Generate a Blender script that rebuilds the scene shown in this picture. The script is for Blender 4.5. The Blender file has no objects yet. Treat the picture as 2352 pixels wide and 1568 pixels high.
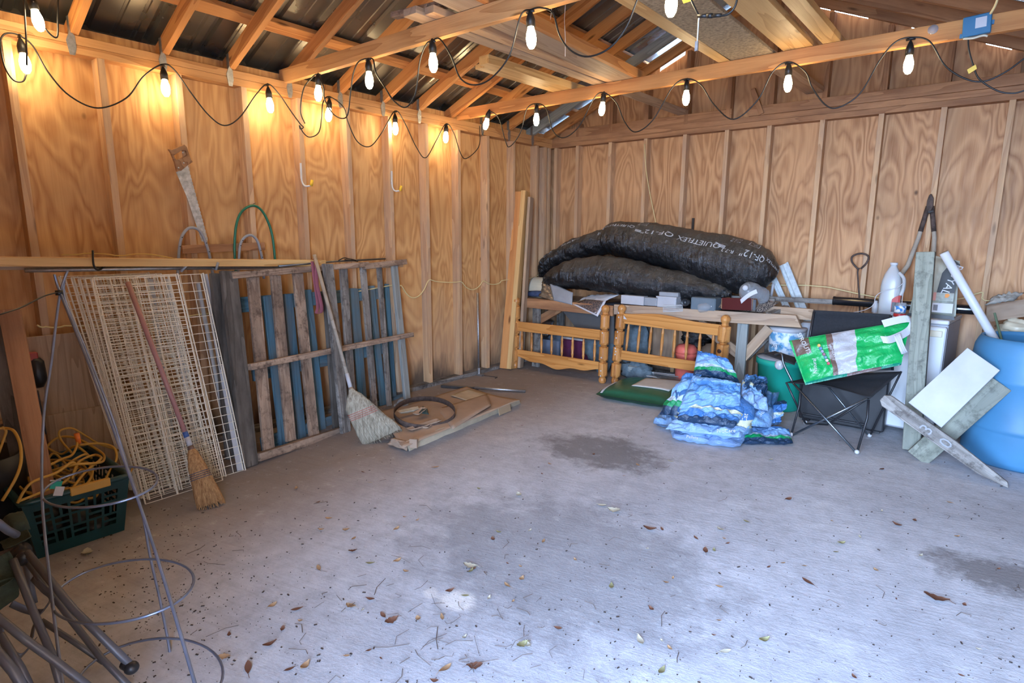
import bpy, bmesh, math, random
from math import pi, sin, cos, radians, sqrt, atan2
from mathutils import Vector, Matrix, Euler, noise
V = Vector
COL = bpy.context.scene.collection
SC = bpy.context.scene
random.seed(7)
# ------------------------------------------------------------ camera
CAM = V((3.985, -5.595, 1.412)); FPX = 1353.9
_y, _p, _r = radians(39.08), radians(10.242), radians(0.323)
_f = V((-sin(_y)*cos(_p), cos(_y)*cos(_p), -sin(_p)))
_rt = V((cos(_y), sin(_y), 0)); _up = _rt.cross(_f)
_rt, _up = _rt*cos(_r)+_up*sin(_r), _up*cos(_r)-_rt*sin(_r)
cam = bpy.data.objects.new('camera', bpy.data.cameras.new('camera'))
COL.objects.link(cam)
cam.matrix_world = Matrix(((_rt.x, _up.x, -_f.x, CAM.x), (_rt.y, _up.y, -_f.y, CAM.y), (_rt.z, _up.z, -_f.z, CAM.z), (0, 0, 0, 1)))
cam.data.sensor_width = 36; cam.data.lens = FPX/2352*36
cam.data.clip_start = 0.02
SC.camera = cam
# ------------------------------------------------------------ exposure
SC.view_settings.view_transform = 'Standard'; SC.view_settings.look = 'None'
SC.view_settings.gamma = 1; SC.view_settings.use_curve_mapping = False
SC.view_settings.exposure = 0.0
# ------------------------------------------------------------ sky
wd = bpy.data.worlds.new('sky'); SC.world = wd; wd.use_nodes = True
_b = wd.node_tree.nodes['Background']
_b.inputs[0].default_value = (0.42, 0.62, 1.0, 1); _b.inputs[1].default_value = 84.0
_nt = wd.node_tree; _tc = _nt.nodes.new('ShaderNodeTexCoord'); _sp = _nt.nodes.new('ShaderNodeSeparateXYZ'); _nt.links.new(_tc.outputs['Generated'], _sp.inputs[0])
_cr = _nt.nodes.new('ShaderNodeValToRGB'); _nt.links.new(_sp.outputs[2], _cr.inputs[0]); _nt.links.new(_cr.outputs[0], _b.inputs[0])
_e = _cr.color_ramp.elements; _e[0].position = 0.0; _e[0].color = (.52, .70, 1.0, 1); _e[1].position = .7; _e[1].color = (.13, .22, .42, 1)
wd.cycles.sampling_method = 'AUTOMATIC'
# door opening seen from inside: a portal only guides the sky light
def portal(name, loc, rot, sx, sy):
    l = bpy.data.lights.new(name, 'AREA'); l.shape = 'RECTANGLE'; l.size = sx; l.size_y = sy
    l.cycles.is_portal = True
    o = bpy.data.objects.new(name, l); COL.objects.link(o); o.location = loc; o.rotation_euler = rot
DOOR = dict(x0=3.2, x1=4.44, z=2.36, y=-5.72)
portal('door_daylight', ((DOOR['x0']+DOOR['x1'])/2, DOOR['y'], DOOR['z']/2), (pi/2, 0, 0), DOOR['x1']-DOOR['x0'], DOOR['z'])
BULB_W = 4.8; BULB_COL = (1.0, 0.64, 0.30)

# ------------------------------------------------------------ helpers
def ray(px, py): return _rt*((px-1176)/FPX) - _up*((py-784)/FPX) + _f
def at(px, py, **k):
    """point of the room that shows at a photo pixel, on a plane x=, y= or z= (or at depth d=)"""
    q = ray(px, py); a, v = list(k.items())[0]
    if a == 'd': return CAM+q*v
    i = 'xyz'.index(a); return CAM+q*((v-CAM[i])/q[i])
def onp(px, py, P, off=0.0):
    q = ray(px, py); n, d = P; return CAM+q*((d+off-CAM.dot(n))/q.dot(n))
def plane3(a, b, c):
    n = (b-a).cross(c-a).normalized()
    if n.dot(CAM-a) < 0: n = -n
    return (n, a.dot(n))
WM = {}
def place(o, W, parent=None):
    COL.objects.link(o); WM[o.name] = W.copy()
    if parent is not None:
        o.parent = parent; o.matrix_basis = WM[parent.name].inverted() @ W
    else: o.matrix_basis = W
    return o
def tag(o, label=None, cat=None, group=None, kind=None):
    if label: o['label'] = label
    if cat: o['category'] = cat
    if group: o['group'] = group
    if kind: o['kind'] = kind
    return o
def thing(name, label, cat, loc=(0, 0, 0), group=None):
    o = bpy.data.objects.new(name, None); o.empty_display_size = .05
    place(o, Matrix.Translation(V(loc))); return tag(o, label, cat, group)
def frame(p0, p1, up=V((0, 0, 1))):
    x = (p1-p0).normalized(); up = V(up)
    if abs(x.dot(up.normalized())) > .98: up = V((0, 1, 0)) if abs(x.y) < .9 else V((1, 0, 0))
    y = up.cross(x).normalized(); z = x.cross(y)
    return Matrix(((x.x, y.x, z.x, p0.x), (x.y, y.y, z.y, p0.y), (x.z, y.z, z.z, p0.z), (0, 0, 0, 1)))
def spl(pts, n=8, closed=False):
    P = [V(p) for p in pts]; out = []; L = len(P)
    rng = range(L if closed else L-1)
    for i in rng:
        if closed: a, b, c, d = P[(i-1) % L], P[i], P[(i+1) % L], P[(i+2) % L]
        else: a, b, c, d = P[max(i-1, 0)], P[i], P[i+1], P[min(i+2, L-1)]
        for k in range(n):
            t = k/n
            out.append(((b*2)+(c-a)*t+(a*2-b*5+c*4-d)*t*t+(b*3-a-c*3+d)*t*t*t)*.5)
    if not closed: out.append(P[-1])
    return out
class MB:
    def __init__(s): s.v = []; s.f = []; s.m = []; s.uv = {}
    def add(s, vs, fs, mi=0):
        b = len(s.v); s.v += [V(v) for v in vs]
        for f in fs: s.f.append([b+i for i in f]); s.m.append(mi)
        return b
    def box(s, c, sz, R=None, mi=0, bev=0.0):
        x, y, z = [q/2 for q in sz]; c = V(c)
        if bev > 0:
            vs = []
            for sx in (-1, 1):
                for sy in (-1, 1):
                    for sz_ in (-1, 1):
                        vs += [(sx*(x-bev), sy*(y-bev), sz_*z), (sx*(x-bev), sy*y, sz_*(z-bev)), (sx*x, sy*(y-bev), sz_*(z-bev))]
            vs = [V(q) for q in vs]
            if R: vs = [R @ q for q in vs]
            bm = bmesh.new()
            for q in vs: bm.verts.new(q+c)
            bmesh.ops.convex_hull(bm, input=bm.verts); bm.verts.index_update()
            bmesh.ops.dissolve_limit(bm, angle_limit=.02, verts=bm.verts, edges=bm.edges); bm.verts.index_update()
            s.add([q.co.copy() for q in bm.verts], [[w.index for w in f.verts] for f in bm.faces], mi); bm.free(); return
        vs = [V((i*x, j*y, k*z)) for i in (-1, 1) for j in (-1, 1) for k in (-1, 1)]
        if R: vs = [R @ q for q in vs]
        s.add([q+c for q in vs], [(0, 1, 3, 2), (4, 6, 7, 5), (0, 4, 5, 1), (2, 3, 7, 6), (0, 2, 6, 4), (1, 5, 7, 3)], mi)
    def beam(s, p0, p1, w, t, up=(0, 0, 1), mi=0):
        F = frame(V(p0), V(p1), up); L = (V(p1)-V(p0)).length
        s.add([F @ V((a, b*w/2, c*t/2)) for a in (0, L) for b in (-1, 1) for c in (-1, 1)], [(0, 1, 3, 2), (4, 6, 7, 5), (0, 4, 5, 1), (2, 3, 7, 6), (0, 2, 6, 4), (1, 5, 7, 3)], mi)
    def tube(s, pts, r, n=8, closed=False, mi=0, caps=True, flat=1.0):
        P = [V(p) for p in pts]; L = len(P)
        rs = r if isinstance(r, (list, tuple)) else [r]*L
        T = []
        for i in range(L):
            a = P[(i-1) % L] if (closed or i) else P[0]; b = P[(i+1) % L] if (closed or i < L-1) else P[-1]
            t = (b-a); T.append(t.normalized() if t.length > 1e-9 else V((0, 0, 1)))
        ref = V((0, 0, 1)) if abs(T[0].z) < .9 else V((1, 0, 0))
        u = T[0].cross(ref).normalized(); vs = []
        for i in range(L):
            u = (u-T[i]*u.dot(T[i])); u = u.normalized() if u.length > 1e-6 else T[i].orthogonal().normalized()
            w = T[i].cross(u)
            for k in range(n):
                a = 2*pi*k/n; vs.append(P[i]+u*(cos(a)*rs[i])+w*(sin(a)*rs[i]*flat))
        fs = []
        for i in range(L if closed else L-1):
            j = (i+1) % L
            for k in range(n): fs.append((i*n+k, i*n+(k+1) % n, j*n+(k+1) % n, j*n+k))
        if caps and not closed: fs += [tuple(range(n))[::-1], tuple(range((L-1)*n, L*n))]
        s.add(vs, fs, mi)
    def lathe(s, prof, M=None, n=24, mi=0, caps=True):
        vs = []; M = M or Matrix()
        for r, z in prof:
            for k in range(n): a = 2*pi*k/n; vs.append(M @ V((cos(a)*r, sin(a)*r, z)))
        fs = []
        for i in range(len(prof)-1):
            for k in range(n): fs.append((i*n+k, i*n+(k+1) % n, (i+1)*n+(k+1) % n, (i+1)*n+k))
        if caps: fs += [tuple(range(n))[::-1], tuple(range((len(prof)-1)*n, len(prof)*n))]
        s.add(vs, fs, mi)
    def prism(s, poly, h, M=None, mi=0):
        M = M or Matrix(); n = len(poly)
        vs = [M @ V((a, b, 0)) for a, b in poly]+[M @ V((a, b, h)) for a, b in poly]
        s.add(vs, [tuple(range(n))[::-1], tuple(range(n, 2*n))]+[(i, (i+1) % n, n+(i+1) % n, n+i) for i in range(n)], mi)
    def grid(s, fn, nu, nv, mi=0):
        """fn(u,v)->point, u,v in 0..1"""
        b = s.add([fn(i/nu, j/nv) for j in range(nv+1) for i in range(nu+1)], [], mi)
        for j in range(nv):
            for i in range(nu):
                f = [b+j*(nu+1)+i, b+j*(nu+1)+i+1, b+(j+1)*(nu+1)+i+1, b+(j+1)*(nu+1)+i]
                s.f.append(f); s.m.append(mi)
                s.uv[len(s.f)-1] = [(i/nu, j/nv), ((i+1)/nu, j/nv), ((i+1)/nu, (j+1)/nv), (i/nu, (j+1)/nv)]
    def sphere(s, c, r, n=12, sc=(1, 1, 1), mi=0):
        pr = [(max(1e-4, sin(pi*i/n))*r, -cos(pi*i/n)*r) for i in range(n+1)]
        s.lathe(pr, Matrix.Translation(V(c)) @ Matrix.Diagonal((*sc, 1)), n=n*2 if n < 10 else 20, mi=mi)
    def build(s, name, mats, parent=None, smooth=False, W=None, bevel=0, solid=0, sub=0, origin=None, fix=True):
        if not isinstance(mats, (list, tuple)): mats = [mats]
        if W is None:
            if origin is None:
                lo = [min(v[i] for v in s.v) for i in range(3)]; hi = [max(v[i] for v in s.v) for i in range(3)]
                origin = V(((lo[0]+hi[0])/2, (lo[1]+hi[1])/2, lo[2]))
            W = Matrix.Translation(V(origin)); vs = [v-V(origin) for v in s.v]
        else: vs = s.v
        me = bpy.data.meshes.new(name); me.from_pydata([tuple(v) for v in vs], [], s.f)
        for m in mats: me.materials.append(m)
        for i, p in enumerate(me.polygons): p.material_index = s.m[i]; p.use_smooth = smooth
        if s.uv:
            ul = me.uv_layers.new(name='UVMap')
            for fi, uvs in s.uv.items():
                for li, uv in zip(me.polygons[fi].loop_indices, uvs): ul.data[li].uv = uv
        if fix:
            bm = bmesh.new(); bm.from_mesh(me); bmesh.ops.recalc_face_normals(bm, faces=bm.faces); bm.to_mesh(me); bm.free()
        me.update()
        o = bpy.data.objects.new(name, me); place(o, W, parent)
        if solid: m = o.modifiers.new('s', 'SOLIDIFY'); m.thickness = solid; m.offset = 0
        if bevel:
            m = o.modifiers.new('b', 'BEVEL'); m.width = bevel; m.segments = 2; m.limit_method = 'ANGLE'; m.angle_limit = .6
        if sub: m = o.modifiers.new('u', 'SUBSURF'); m.levels = sub; m.render_levels = sub
        return o
def plank(name, p0, p1, w, t, mat, parent=None, up=(0, 0, 1), bevel=.002, c0=0, c1=0, warp=0):
    """board with its own frame: local X runs with the grain. w across 'up', t along 'up'. c0/c1 slant the ends"""
    p0, p1 = V(p0), V(p1); F = frame(p0, p1, V(up)); L = (p1-p0).length; b = MB(); n = 1 if not warp else 8
    rng = random.Random(int(L*9999)+int(p0.x*991)); wa = rng.uniform(-1, 1)*warp
    for i in range(n+1):
        q = i/n; x = L*q; dz = wa*sin(pi*q)
        for a, c in ((-1, -1), (1, -1), (1, 1), (-1, 1)):
            xs = x+(c0*a*w/2 if i == 0 else (c1*a*w/2 if i == n else 0))
            b.v.append(V((xs, a*w/2, c*t/2+dz)))
    for i in range(n):
        for k in range(4): b.f.append([i*4+k, i*4+(k+1) % 4, i*4+4+(k+1) % 4, i*4+4+k]); b.m.append(0)
    b.f += [[3, 2, 1, 0], [n*4, n*4+1, n*4+2, n*4+3]]; b.m += [0, 0]
    return b.build(name, mat, parent, W=F, bevel=bevel)
def nz(p, s=1.0, seed=0): return noise.noise(V(p)*s+V((seed*7.13, seed*3.1, seed)))
def crumple(p, s, amp, seed=0):
    """faceted folds like stiff plastic or paper"""
    q = V(p)*s+V((seed*3.7, seed*1.3, -seed))
    return amp*((abs(noise.noise(q))*2-.5)+.5*(abs(noise.noise(q*2.1))*2-.5)+.2*noise.noise(q*5))
def sheet(name, C, mat, parent=None, nu=28, nv=20, bulge=0, cr=0, cs=6, seed=0, solid=.002, smooth=True, nrm=None, pillow=False, wav=None):
    """four corners (u0v0,u1v0,u1v1,u0v1) -> crumpled sheet; pillow=True closes it as a filled bag"""
    C = [V(c) for c in C]
    n = nrm and V(nrm) or (C[1]-C[0]).cross(C[3]-C[0]).normalized()
    def bi(u, v): return (C[0]*(1-u)+C[1]*u)*(1-v)+(C[3]*(1-u)+C[2]*u)*v
    def edge(u, v): return (max(0, 1-(2*u-1)**4)*max(0, 1-(2*v-1)**4))**.5
    def f(sgn):
        def g(u, v):
            p = bi(u, v); e = edge(u, v)
            h = bulge*e*(sgn if pillow else 1)+crumple((u*3+sgn*2, v*3, seed), cs/3, cr, seed)*(.35+.65*e)*(1 if not pillow else (1 if e > 0 else 0))
            if wav: h += wav(u, v)
            j = V((nz((u*4, v*4, 3), 1, seed), nz((u*4, v*4, 9), 1, seed), 0))*cr*.6
            return p+n*h+j*(1 if not pillow else e)
        return g
    b = MB()
    if pillow: b.grid(f(1), nu, nv); b.grid(f(-1), nu, nv)
    else: b.grid(f(1), nu, nv)
    o = b.build(name, mat, parent, smooth=smooth, fix=not pillow)
    if pillow:
        m = o.modifiers.new('w', 'WELD'); m.merge_threshold = .0015
    elif solid: m = o.modifiers.new('s', 'SOLIDIFY'); m.thickness = solid; m.offset = 0
    return o
_txt = {}
def text2d(s, size=1.0, align='LEFT'):
    k = (s, align)
    if k not in _txt:
        c = bpy.data.curves.new('t', 'FONT'); c.body = s; c.align_x = align; c.resolution_u = 2
        o = bpy.data.objects.new('t', c); COL.objects.link(o)
        dg = bpy.context.evaluated_depsgraph_get(); me = bpy.data.meshes.new_from_object(o.evaluated_get(dg))
        _txt[k] = ([v.co.copy() for v in me.vertices], [list(p.vertices) for p in me.polygons])
        bpy.data.objects.remove(o); bpy.data.curves.remove(c); bpy.data.meshes.remove(me)
    vs, fs = _txt[k]; return [v*size for v in vs], fs
def text(name, s, size, M, mat, parent, align='CENTER', sx=1.0):
    vs, fs = text2d(s, size, align); b = MB(); b.add([M @ V((v.x*sx, v.y, 0)) for v in vs], fs)
    return b.build(name, mat, parent, fix=False)
# ------------------------------------------------------------ materials
class NT:
    def __init__(s, name):
        s.m = bpy.data.materials.new(name); s.m.use_nodes = True; s.t = s.m.node_tree
        s.b = s.t.nodes['Principled BSDF']; s.L = s.t.links.new
    def n(s, k, **kw):
        x = s.t.nodes.new(k)
        for a, v in kw.items(): setattr(x, a, v)
        return x
    def set(s, sock, v):
        if v is None: return
        if isinstance(v, bpy.types.NodeSocket): s.L(v, sock)
        elif isinstance(v, (tuple, list)) and len(v) == 3 and sock.type == 'RGBA': sock.default_value = (*v, 1)
        else: sock.default_value = v
    def coord(s, k='Object', rnd=True):
        o = s.n('ShaderNodeTexCoord').outputs[k]
        if rnd:
            r = s.n('ShaderNodeObjectInfo').outputs['Random']
            return s.vm('ADD', o, s.vm('SCALE', (13.7, 7.3, 29.1), sc=r))
        return o
    def vm(s, op, a, b=None, sc=None):
        x = s.n('ShaderNodeVectorMath', operation=op); s.set(x.inputs[0], a); s.set(x.inputs[1], b)
        if sc is not None: s.set(x.inputs['Scale'], sc)
        return x.outputs[0]
    def scale(s, v, k): return s.vm('MULTIPLY', v, k)
    def noise(s, v, sc=1., det=3, rough=.5, dist=0.):
        x = s.n('ShaderNodeTexNoise'); s.set(x.inputs['Vector'], v); x.inputs['Scale'].default_value = sc
        x.inputs['Detail'].default_value = det; x.inputs['Roughness'].default_value = rough; x.inputs['Distortion'].default_value = dist
        return x.outputs['Fac']
    def vor(s, v, sc=1., feat='F1'):
        x = s.n('ShaderNodeTexVoronoi', feature=feat); s.set(x.inputs['Vector'], v); x.inputs['Scale'].default_value = sc; return x.outputs['Distance']
    def mt(s, op, a, b=0., c=None, clamp=False):
        x = s.n('ShaderNodeMath', operation=op, use_clamp=clamp); s.set(x.inputs[0], a); s.set(x.inputs[1], b)
        if c is not None: s.set(x.inputs[2], c)
        return x.outputs[0]
    def rng(s, v, a, b, c=0., d=1.):
        x = s.n('ShaderNodeMapRange'); x.clamp = True; s.set(x.inputs[0], v)
        for i, q in enumerate((a, b, c, d)): s.set(x.inputs[i+1], q)
        return x.outputs[0]
    def mix(s, f, a, b, mode='MIX'):
        x = s.n('ShaderNodeMix', data_type='RGBA', blend_type=mode); s.set(x.inputs[0], f); s.set(x.inputs[6], a); s.set(x.inputs[7], b); return x.outputs[2]
    def sep(s, v): return s.n('ShaderNodeSeparateXYZ') if False else s._sep(v)
    def _sep(s, v):
        x = s.n('ShaderNodeSeparateXYZ'); s.set(x.inputs[0], v); return x.outputs
    def bump(s, h, st=.3, d=.01):
        x = s.n('ShaderNodeBump'); x.inputs['Strength'].default_value = st; x.inputs['Distance'].default_value = d
        s.set(x.inputs['Height'], h); s.L(x.outputs[0], s.b.inputs['Normal'])
    def out(s, col=None, rough=None, metal=None, spec=None, **kw):
        s.set(s.b.inputs['Base Color'], col); s.set(s.b.inputs['Roughness'], rough); s.set(s.b.inputs['Metallic'], metal)
        s.set(s.b.inputs['Specular IOR Level'], spec)
        for k, v in kw.items(): s.set(s.b.inputs[k.replace('_', ' ')], v)
        return s.m
def plain(name, c, rough=.5, metal=0, var=.12, sc=8, bump=0, spec=.5, **kw):
    t = NT(name); v = t.coord(); n = t.noise(v, sc, 4, .6)
    c2 = tuple(max(0, x*(1-var*2)) for x in c); c1 = tuple(min(1, x*(1+var)) for x in c)
    if bump: t.bump(t.noise(v, sc*3, 4, .6), bump, .01)
    return t.out(t.mix(n, c1, c2), rough, metal, spec, **kw)
def wood(name, ca, cb, st=(.7, 9, 9), ring=7, fib=.35, knots=.5, stain=None, samt=.5, ssc=2.5, rough=.65, bump=.25, amt=.8, dirt=None):
    """ca light, cb dark late-wood; grain runs along local X"""
    t = NT(name); v = t.coord(); vs = t.scale(v, st)
    n = t.noise(vs, 1, 2, .4, .25)
    rg = t.mt('FRACT', t.mt('MULTIPLY', n, ring)); rg = t.mt('POWER', rg, 2.2)
    fb = t.noise(t.scale(v, (6, 160, 160)), 1, 3, .6)
    f = t.mt('ADD', t.mt('MULTIPLY', rg, amt), t.mt('MULTIPLY', t.rng(fb, .4, .75), fib), clamp=True)
    col = t.mix(f, ca, cb)
    if knots:
        k = t.vor(t.scale(v, (2.2, 9, 9)), 1); kk = t.rng(k, .05, .13, knots, 0.)
        col = t.mix(kk, col, tuple(x*.32 for x in cb))
    if stain:
        sn = t.rng(t.noise(t.scale(v, (.8, 2.5, 2.5)), ssc, 5, .65), .42, .62, 0, samt); col = t.mix(sn, col, stain)
    if dirt:
        dn = t.rng(t.noise(v, 14, 6, .75), .5, .66, 0, .8); col = t.mix(dn, col, dirt)
    rr = t.n('ShaderNodeObjectInfo').outputs['Random']
    col = t.mix(t.mt('MULTIPLY', rr, .18), col, tuple(x*.6 for x in cb))
    t.bump(t.mt('ADD', f, fb), bump, .002)
    return t.out(col, rough, 0, .3)
LUM = wood('lumber_new', (.66, .36, .15), (.42, .19, .065), ring=6, knots=.9, rough=.55)
LUMY = wood('lumber_yellow', (.72, .47, .2), (.5, .28, .1), ring=6, knots=.9, rough=.5)
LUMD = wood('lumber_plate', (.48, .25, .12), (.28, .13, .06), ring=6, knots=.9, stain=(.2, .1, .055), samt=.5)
STUD = wood('stud_wood', (.66, .43, .24), (.46, .26, .13), ring=5, knots=.8, stain=(.38, .27, .2), samt=.5)
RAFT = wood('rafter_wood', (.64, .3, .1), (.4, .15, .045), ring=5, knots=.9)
GREYW = wood('weathered_grey', (.38, .36, .33), (.17, .15, .135), ring=9, knots=.6, stain=(.07, .062, .055), samt=.7, dirt=(.05, .04, .035), rough=.9, bump=.6)
DARKW = wood('weathered_dark', (.19, .17, .15), (.08, .07, .06), ring=8, knots=.5, stain=(.04, .035, .03), samt=.7, rough=.9, bump=.6)
BROWNW = wood('weathered_brown', (.5, .37, .27), (.27, .175, .12), ring=9, knots=.8, stain=(.11, .08, .065), samt=.7, dirt=(.06, .04, .03), rough=.9, bump=.6)
BLUEW = wood('blue_stained_wood', (.11, .24, .32), (.04, .1, .15), ring=7, knots=.3, stain=(.16, .17, .165), samt=.75, rough=.85, bump=.4)
PALEW = wood('pale_greywood', (.34, .36, .34), (.2, .21, .2), ring=8, knots=.4, stain=(.2, .22, .22), samt=.4, rough=.85)
GREENW = wood('treated_wood', (.3, .31, .25), (.17, .18, .14), ring=7, knots=.8, stain=(.22, .23, .2), samt=.6, rough=.85, dirt=(.1, .1, .085))
TANW = wood('tan_wood', (.5, .36, .24), (.31, .2, .12), ring=7, knots=.7, stain=(.3, .24, .2), samt=.4)
PINE = wood('varnished_pine', (.62, .29, .085), (.4, .15, .035), ring=6, knots=.8, fib=.2, rough=.28, bump=.08)
SAWH = wood('saw_handle_wood', (.36, .2, .1), (.2, .1, .05), ring=6, knots=.2)
OLDPOLE = wood('old_handle_wood', (.42, .37, .3), (.28, .23, .18), ring=3, knots=0, rough=.7)
OSB = plain('chip_board', (.42, .32, .2), .85, var=.5, sc=60, bump=.6)
def plywood(name, grain, ca, cb, worn):
    t = NT(name); v = t.coord(rnd=False); st = [4.0, 4.0, 4.0]; st[grain] = 1.0
    # every 1.22 m sheet carries its own figure
    x, y, z = t._sep(v)
    sx = t.mt('ADD', t.mt('FLOOR', t.mt('MULTIPLY', t.mt('ADD', x, y), 1/1.22)), 0)
    off = t.n('ShaderNodeCombineXYZ'); t.L(t.mt('MULTIPLY', sx, 5.31), off.inputs[0]); t.L(t.mt('MULTIPLY', sx, 2.17), off.inputs[2])
    w = t.vm('ADD', t.scale(v, tuple(st)), off.outputs[0])
    n = t.noise(w, 1, 2.5, .45, .5)
    rg = t.mt('FRACT', t.mt('MULTIPLY', n, 13)); rg = t.mt('SUBTRACT', 1, t.mt('ABSOLUTE', t.mt('SUBTRACT', t.mt('MULTIPLY', rg, 2), 1)))
    rg = t.rng(rg, .15, .95)
    f2 = [90., 90., 90.]; f2[grain] = 3.
    fb = t.noise(t.scale(v, tuple(f2)), 1, 3, .6)
    big = t.noise(t.scale(w, (.5, .5, .9)), 1, 2)
    f = t.mt('ADD', t.mt('MULTIPLY', rg, .6), t.mt('MULTIPLY', t.rng(fb, .35, .75), .3), clamp=True)
    f = t.mt('MULTIPLY', f, t.rng(big, .25, .6, .45, 1.))
    col = t.mix(f, ca, cb)
    pk = t.rng(t.vor(t.scale(v, (3, 3, 2)), 1.), .02, .055, .85, 0.); col = t.mix(pk, col, tuple(q*.25 for q in cb))
    # grey weathering that climbs from the floor, mildew at the foot
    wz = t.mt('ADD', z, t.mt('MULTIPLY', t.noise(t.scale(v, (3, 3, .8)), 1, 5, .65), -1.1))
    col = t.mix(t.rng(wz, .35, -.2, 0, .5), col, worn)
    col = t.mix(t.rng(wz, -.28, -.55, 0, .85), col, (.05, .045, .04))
    wl = t.mt('ABSOLUTE', t.mt('SUBTRACT', z, 1.63)); col = t.mix(t.rng(wl, .0, .22, .22, 0.), col, tuple(q*.45 for q in cb))
    t.bump(t.mt('ADD', f, t.mt('MULTIPLY', fb, .5)), .2, .002)
    return t.out(col, t.rng(fb, .3, .7, .5, .7), 0, .35)
PLY = plywood('plywood_sheathing', 2, (.68, .39, .16), (.37, .15, .045), (.42, .29, .2))
PLYB = plywood('plywood_back', 2, (.6, .34, .165), (.27, .11, .04), (.36, .29, .24))
def floor_mat():
    t = NT('concrete_floor'); v = t.coord(rnd=False)
    big = t.noise(v, .9, 6, .62, .4); mid = t.noise(v, 3.3, 7, .65); fine = t.noise(v, 60, 4, .7)
    R = t.n('ShaderNodeMapping'); R.inputs['Rotation'].default_value = (0, 0, radians(-14)); t.L(v, R.inputs[0])
    st = t.noise(t.scale(R.outputs[0], (3, 55, 1)), 1, 5, .65)
    col = t.mix(t.rng(big, .35, .65), (.56, .57, .60), (.41, .415, .44))
    col = t.mix(t.rng(mid, .55, .7, 0, .45), col, (.68, .69, .7))
    col = t.mix(t.rng(st, .5, .75, 0, .3), col, (.24, .225, .215))
    col = t.mix(t.rng(st, .28, .4, .25, 0), col, (.6, .6, .6))
    sp = t.noise(v, 32, 5, .8); col = t.mix(t.rng(sp, .64, .70, 0, .75), col, (.09, .075, .065))
    sp2 = t.noise(t.scale(v, (1, 1, 1)), 95, 3, .7); col = t.mix(t.rng(sp2, .66, .72, 0, .6), col, (.75, .73, .7))
    def spot(c, r, colr, a, asp=1.0, amt=1.0):
        d = t.vm('SUBTRACT', v, (*c, 0)); d = t.scale(d, (asp, 1, 0)); L = t.n('ShaderNodeVectorMath', operation='LENGTH'); t.L(d, L.inputs[0])
        ln = t.mt('ADD', L.outputs['Value'], t.mt('MULTIPLY', t.mt('SUBTRACT', t.noise(v, 7, 6, .7), .5), a))
        return t.mix(t.rng(ln, r, r*.6, 0, amt), col, colr)
    col = spot(at(1380, 1035, z=0)[:2], .34, (.12, .11, .105), .55, .7, .72)
    col = spot(at(1290, 1280, z=0)[:2], .62, (.15, .148, .15), .9, .7, .5)
    col = spot(at(1050, 1378, z=0)[:2], .075, (.7, .68, .64), .07, .8)
    col = spot(at(990, 1362, z=0)[:2], .04, (.7, .68, .64), .1, .8, .7)
    col = spot(at(2330, 1330, z=0)[:2], .2, (.1, .085, .075), .35, .6, .7)
    # brown dirt on the left, deepened in colour to paint the warm shade there
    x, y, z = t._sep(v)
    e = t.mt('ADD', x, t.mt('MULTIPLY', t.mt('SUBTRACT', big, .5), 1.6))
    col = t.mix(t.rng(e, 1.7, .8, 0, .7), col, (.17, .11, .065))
    m2 = t.noise(v, 11, 6, .75); col = t.mix(t.rng(m2, .45, .65, 0, .3), col, (.2, .19, .19)); col = t.mix(t.rng(m2, .42, .3, 0, .4), col, (.6, .6, .6))
    t.bump(t.mt('ADD', t.mt('MULTIPLY', st, .7), t.mt('ADD', fine, mid)), .35, .006)
    return t.out(col, .85, 0, .25)
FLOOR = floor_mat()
METALR = NT('roof_metal'); _v = METALR.coord(rnd=False)
METALR = METALR.out(METALR.mix(METALR.noise(_v, 2.5, 5, .6), (.3, .29, .26), (.15, .145, .135)), METALR.rng(METALR.noise(_v, 5, 3), .3, .7, .22, .42), .85)
GALV = plain('galvanized', (.5, .52, .54), .4, .9, var=.25, sc=60, bump=.2)
STEEL = plain('dark_steel', (.2, .23, .26), .35, .9, var=.2, sc=20)
WIREW = plain('cream_wire', (.85, .8, .68), .4, 0, var=.1)
CAGE = plain('galvanized_wire', (.3, .36, .5), .35, .7, var=.3, sc=10)
BLK = plain('black_rubber', (.012, .011, .01), .45, 0)
BLKP = plain('black_plastic', (.02, .021, .025), .4, 0, var=.4)
WHITE = plain('white_paint', (.6, .62, .64), .45, 0, var=.06)
WHITEP = plain('white_dirty', (.48, .49, .52), .5, 0, var=.16, sc=5)
GREY = plain('grey_plastic', (.3, .32, .35), .5, 0, var=.15)
LGREY = plain('light_grey', (.52, .53, .53), .5, 0, var=.1)
YEL = plain('yellow_cord', (.5, .28, .045), .5, 0)
YELP = plain('pale_yellow_cable', (.72, .6, .3), .5, 0)
YTIP = plain('yellow_tip', (.85, .55, .04), .4, 0)
ORG = plain('orange_plastic', (.8, .2, .03), .4, 0)
RUST = plain('rusty_iron', (.14, .1, .085), .75, .4, var=.5, sc=30, bump=.6)
CARD = plain('cardboard', (.4, .285, .2), .85, 0, var=.2, sc=4, bump=.1)
CARDL = plain('cardboard_tape', (.5, .42, .3), .7, 0, var=.25, sc=9)
GREEN = plain('green_hose', (.012, .16, .09), .35, 0, var=.2)
TEAL = plain('teal_basket', (.004, .045, .055), .35, 0, var=.2)
SEAG = plain('green_tub', (.01, .34, .25), .4, 0, var=.12, sc=2)
BLUEB = plain('blue_barrel', (.06, .22, .4), .5, 0, var=.2, sc=2.2)
BLUEJ = plain('denim', (.05, .08, .17), .9, 0, var=.4, sc=25, bump=.4)
PINK = plain('pink_cloth', (.3, .09, .12), .85, 0, var=.2)
PINKH = plain('pink_handle', (.38, .19, .18), .5, 0, var=.12)
MAROON = plain('maroon_wood', (.08, .012, .012), .35, 0)
PURP = plain('purple_case', (.11, .025, .07), .35, 0, var=.3)
CORAL = plain('coral_plastic', (.78, .16, .12), .4, 0)
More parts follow.
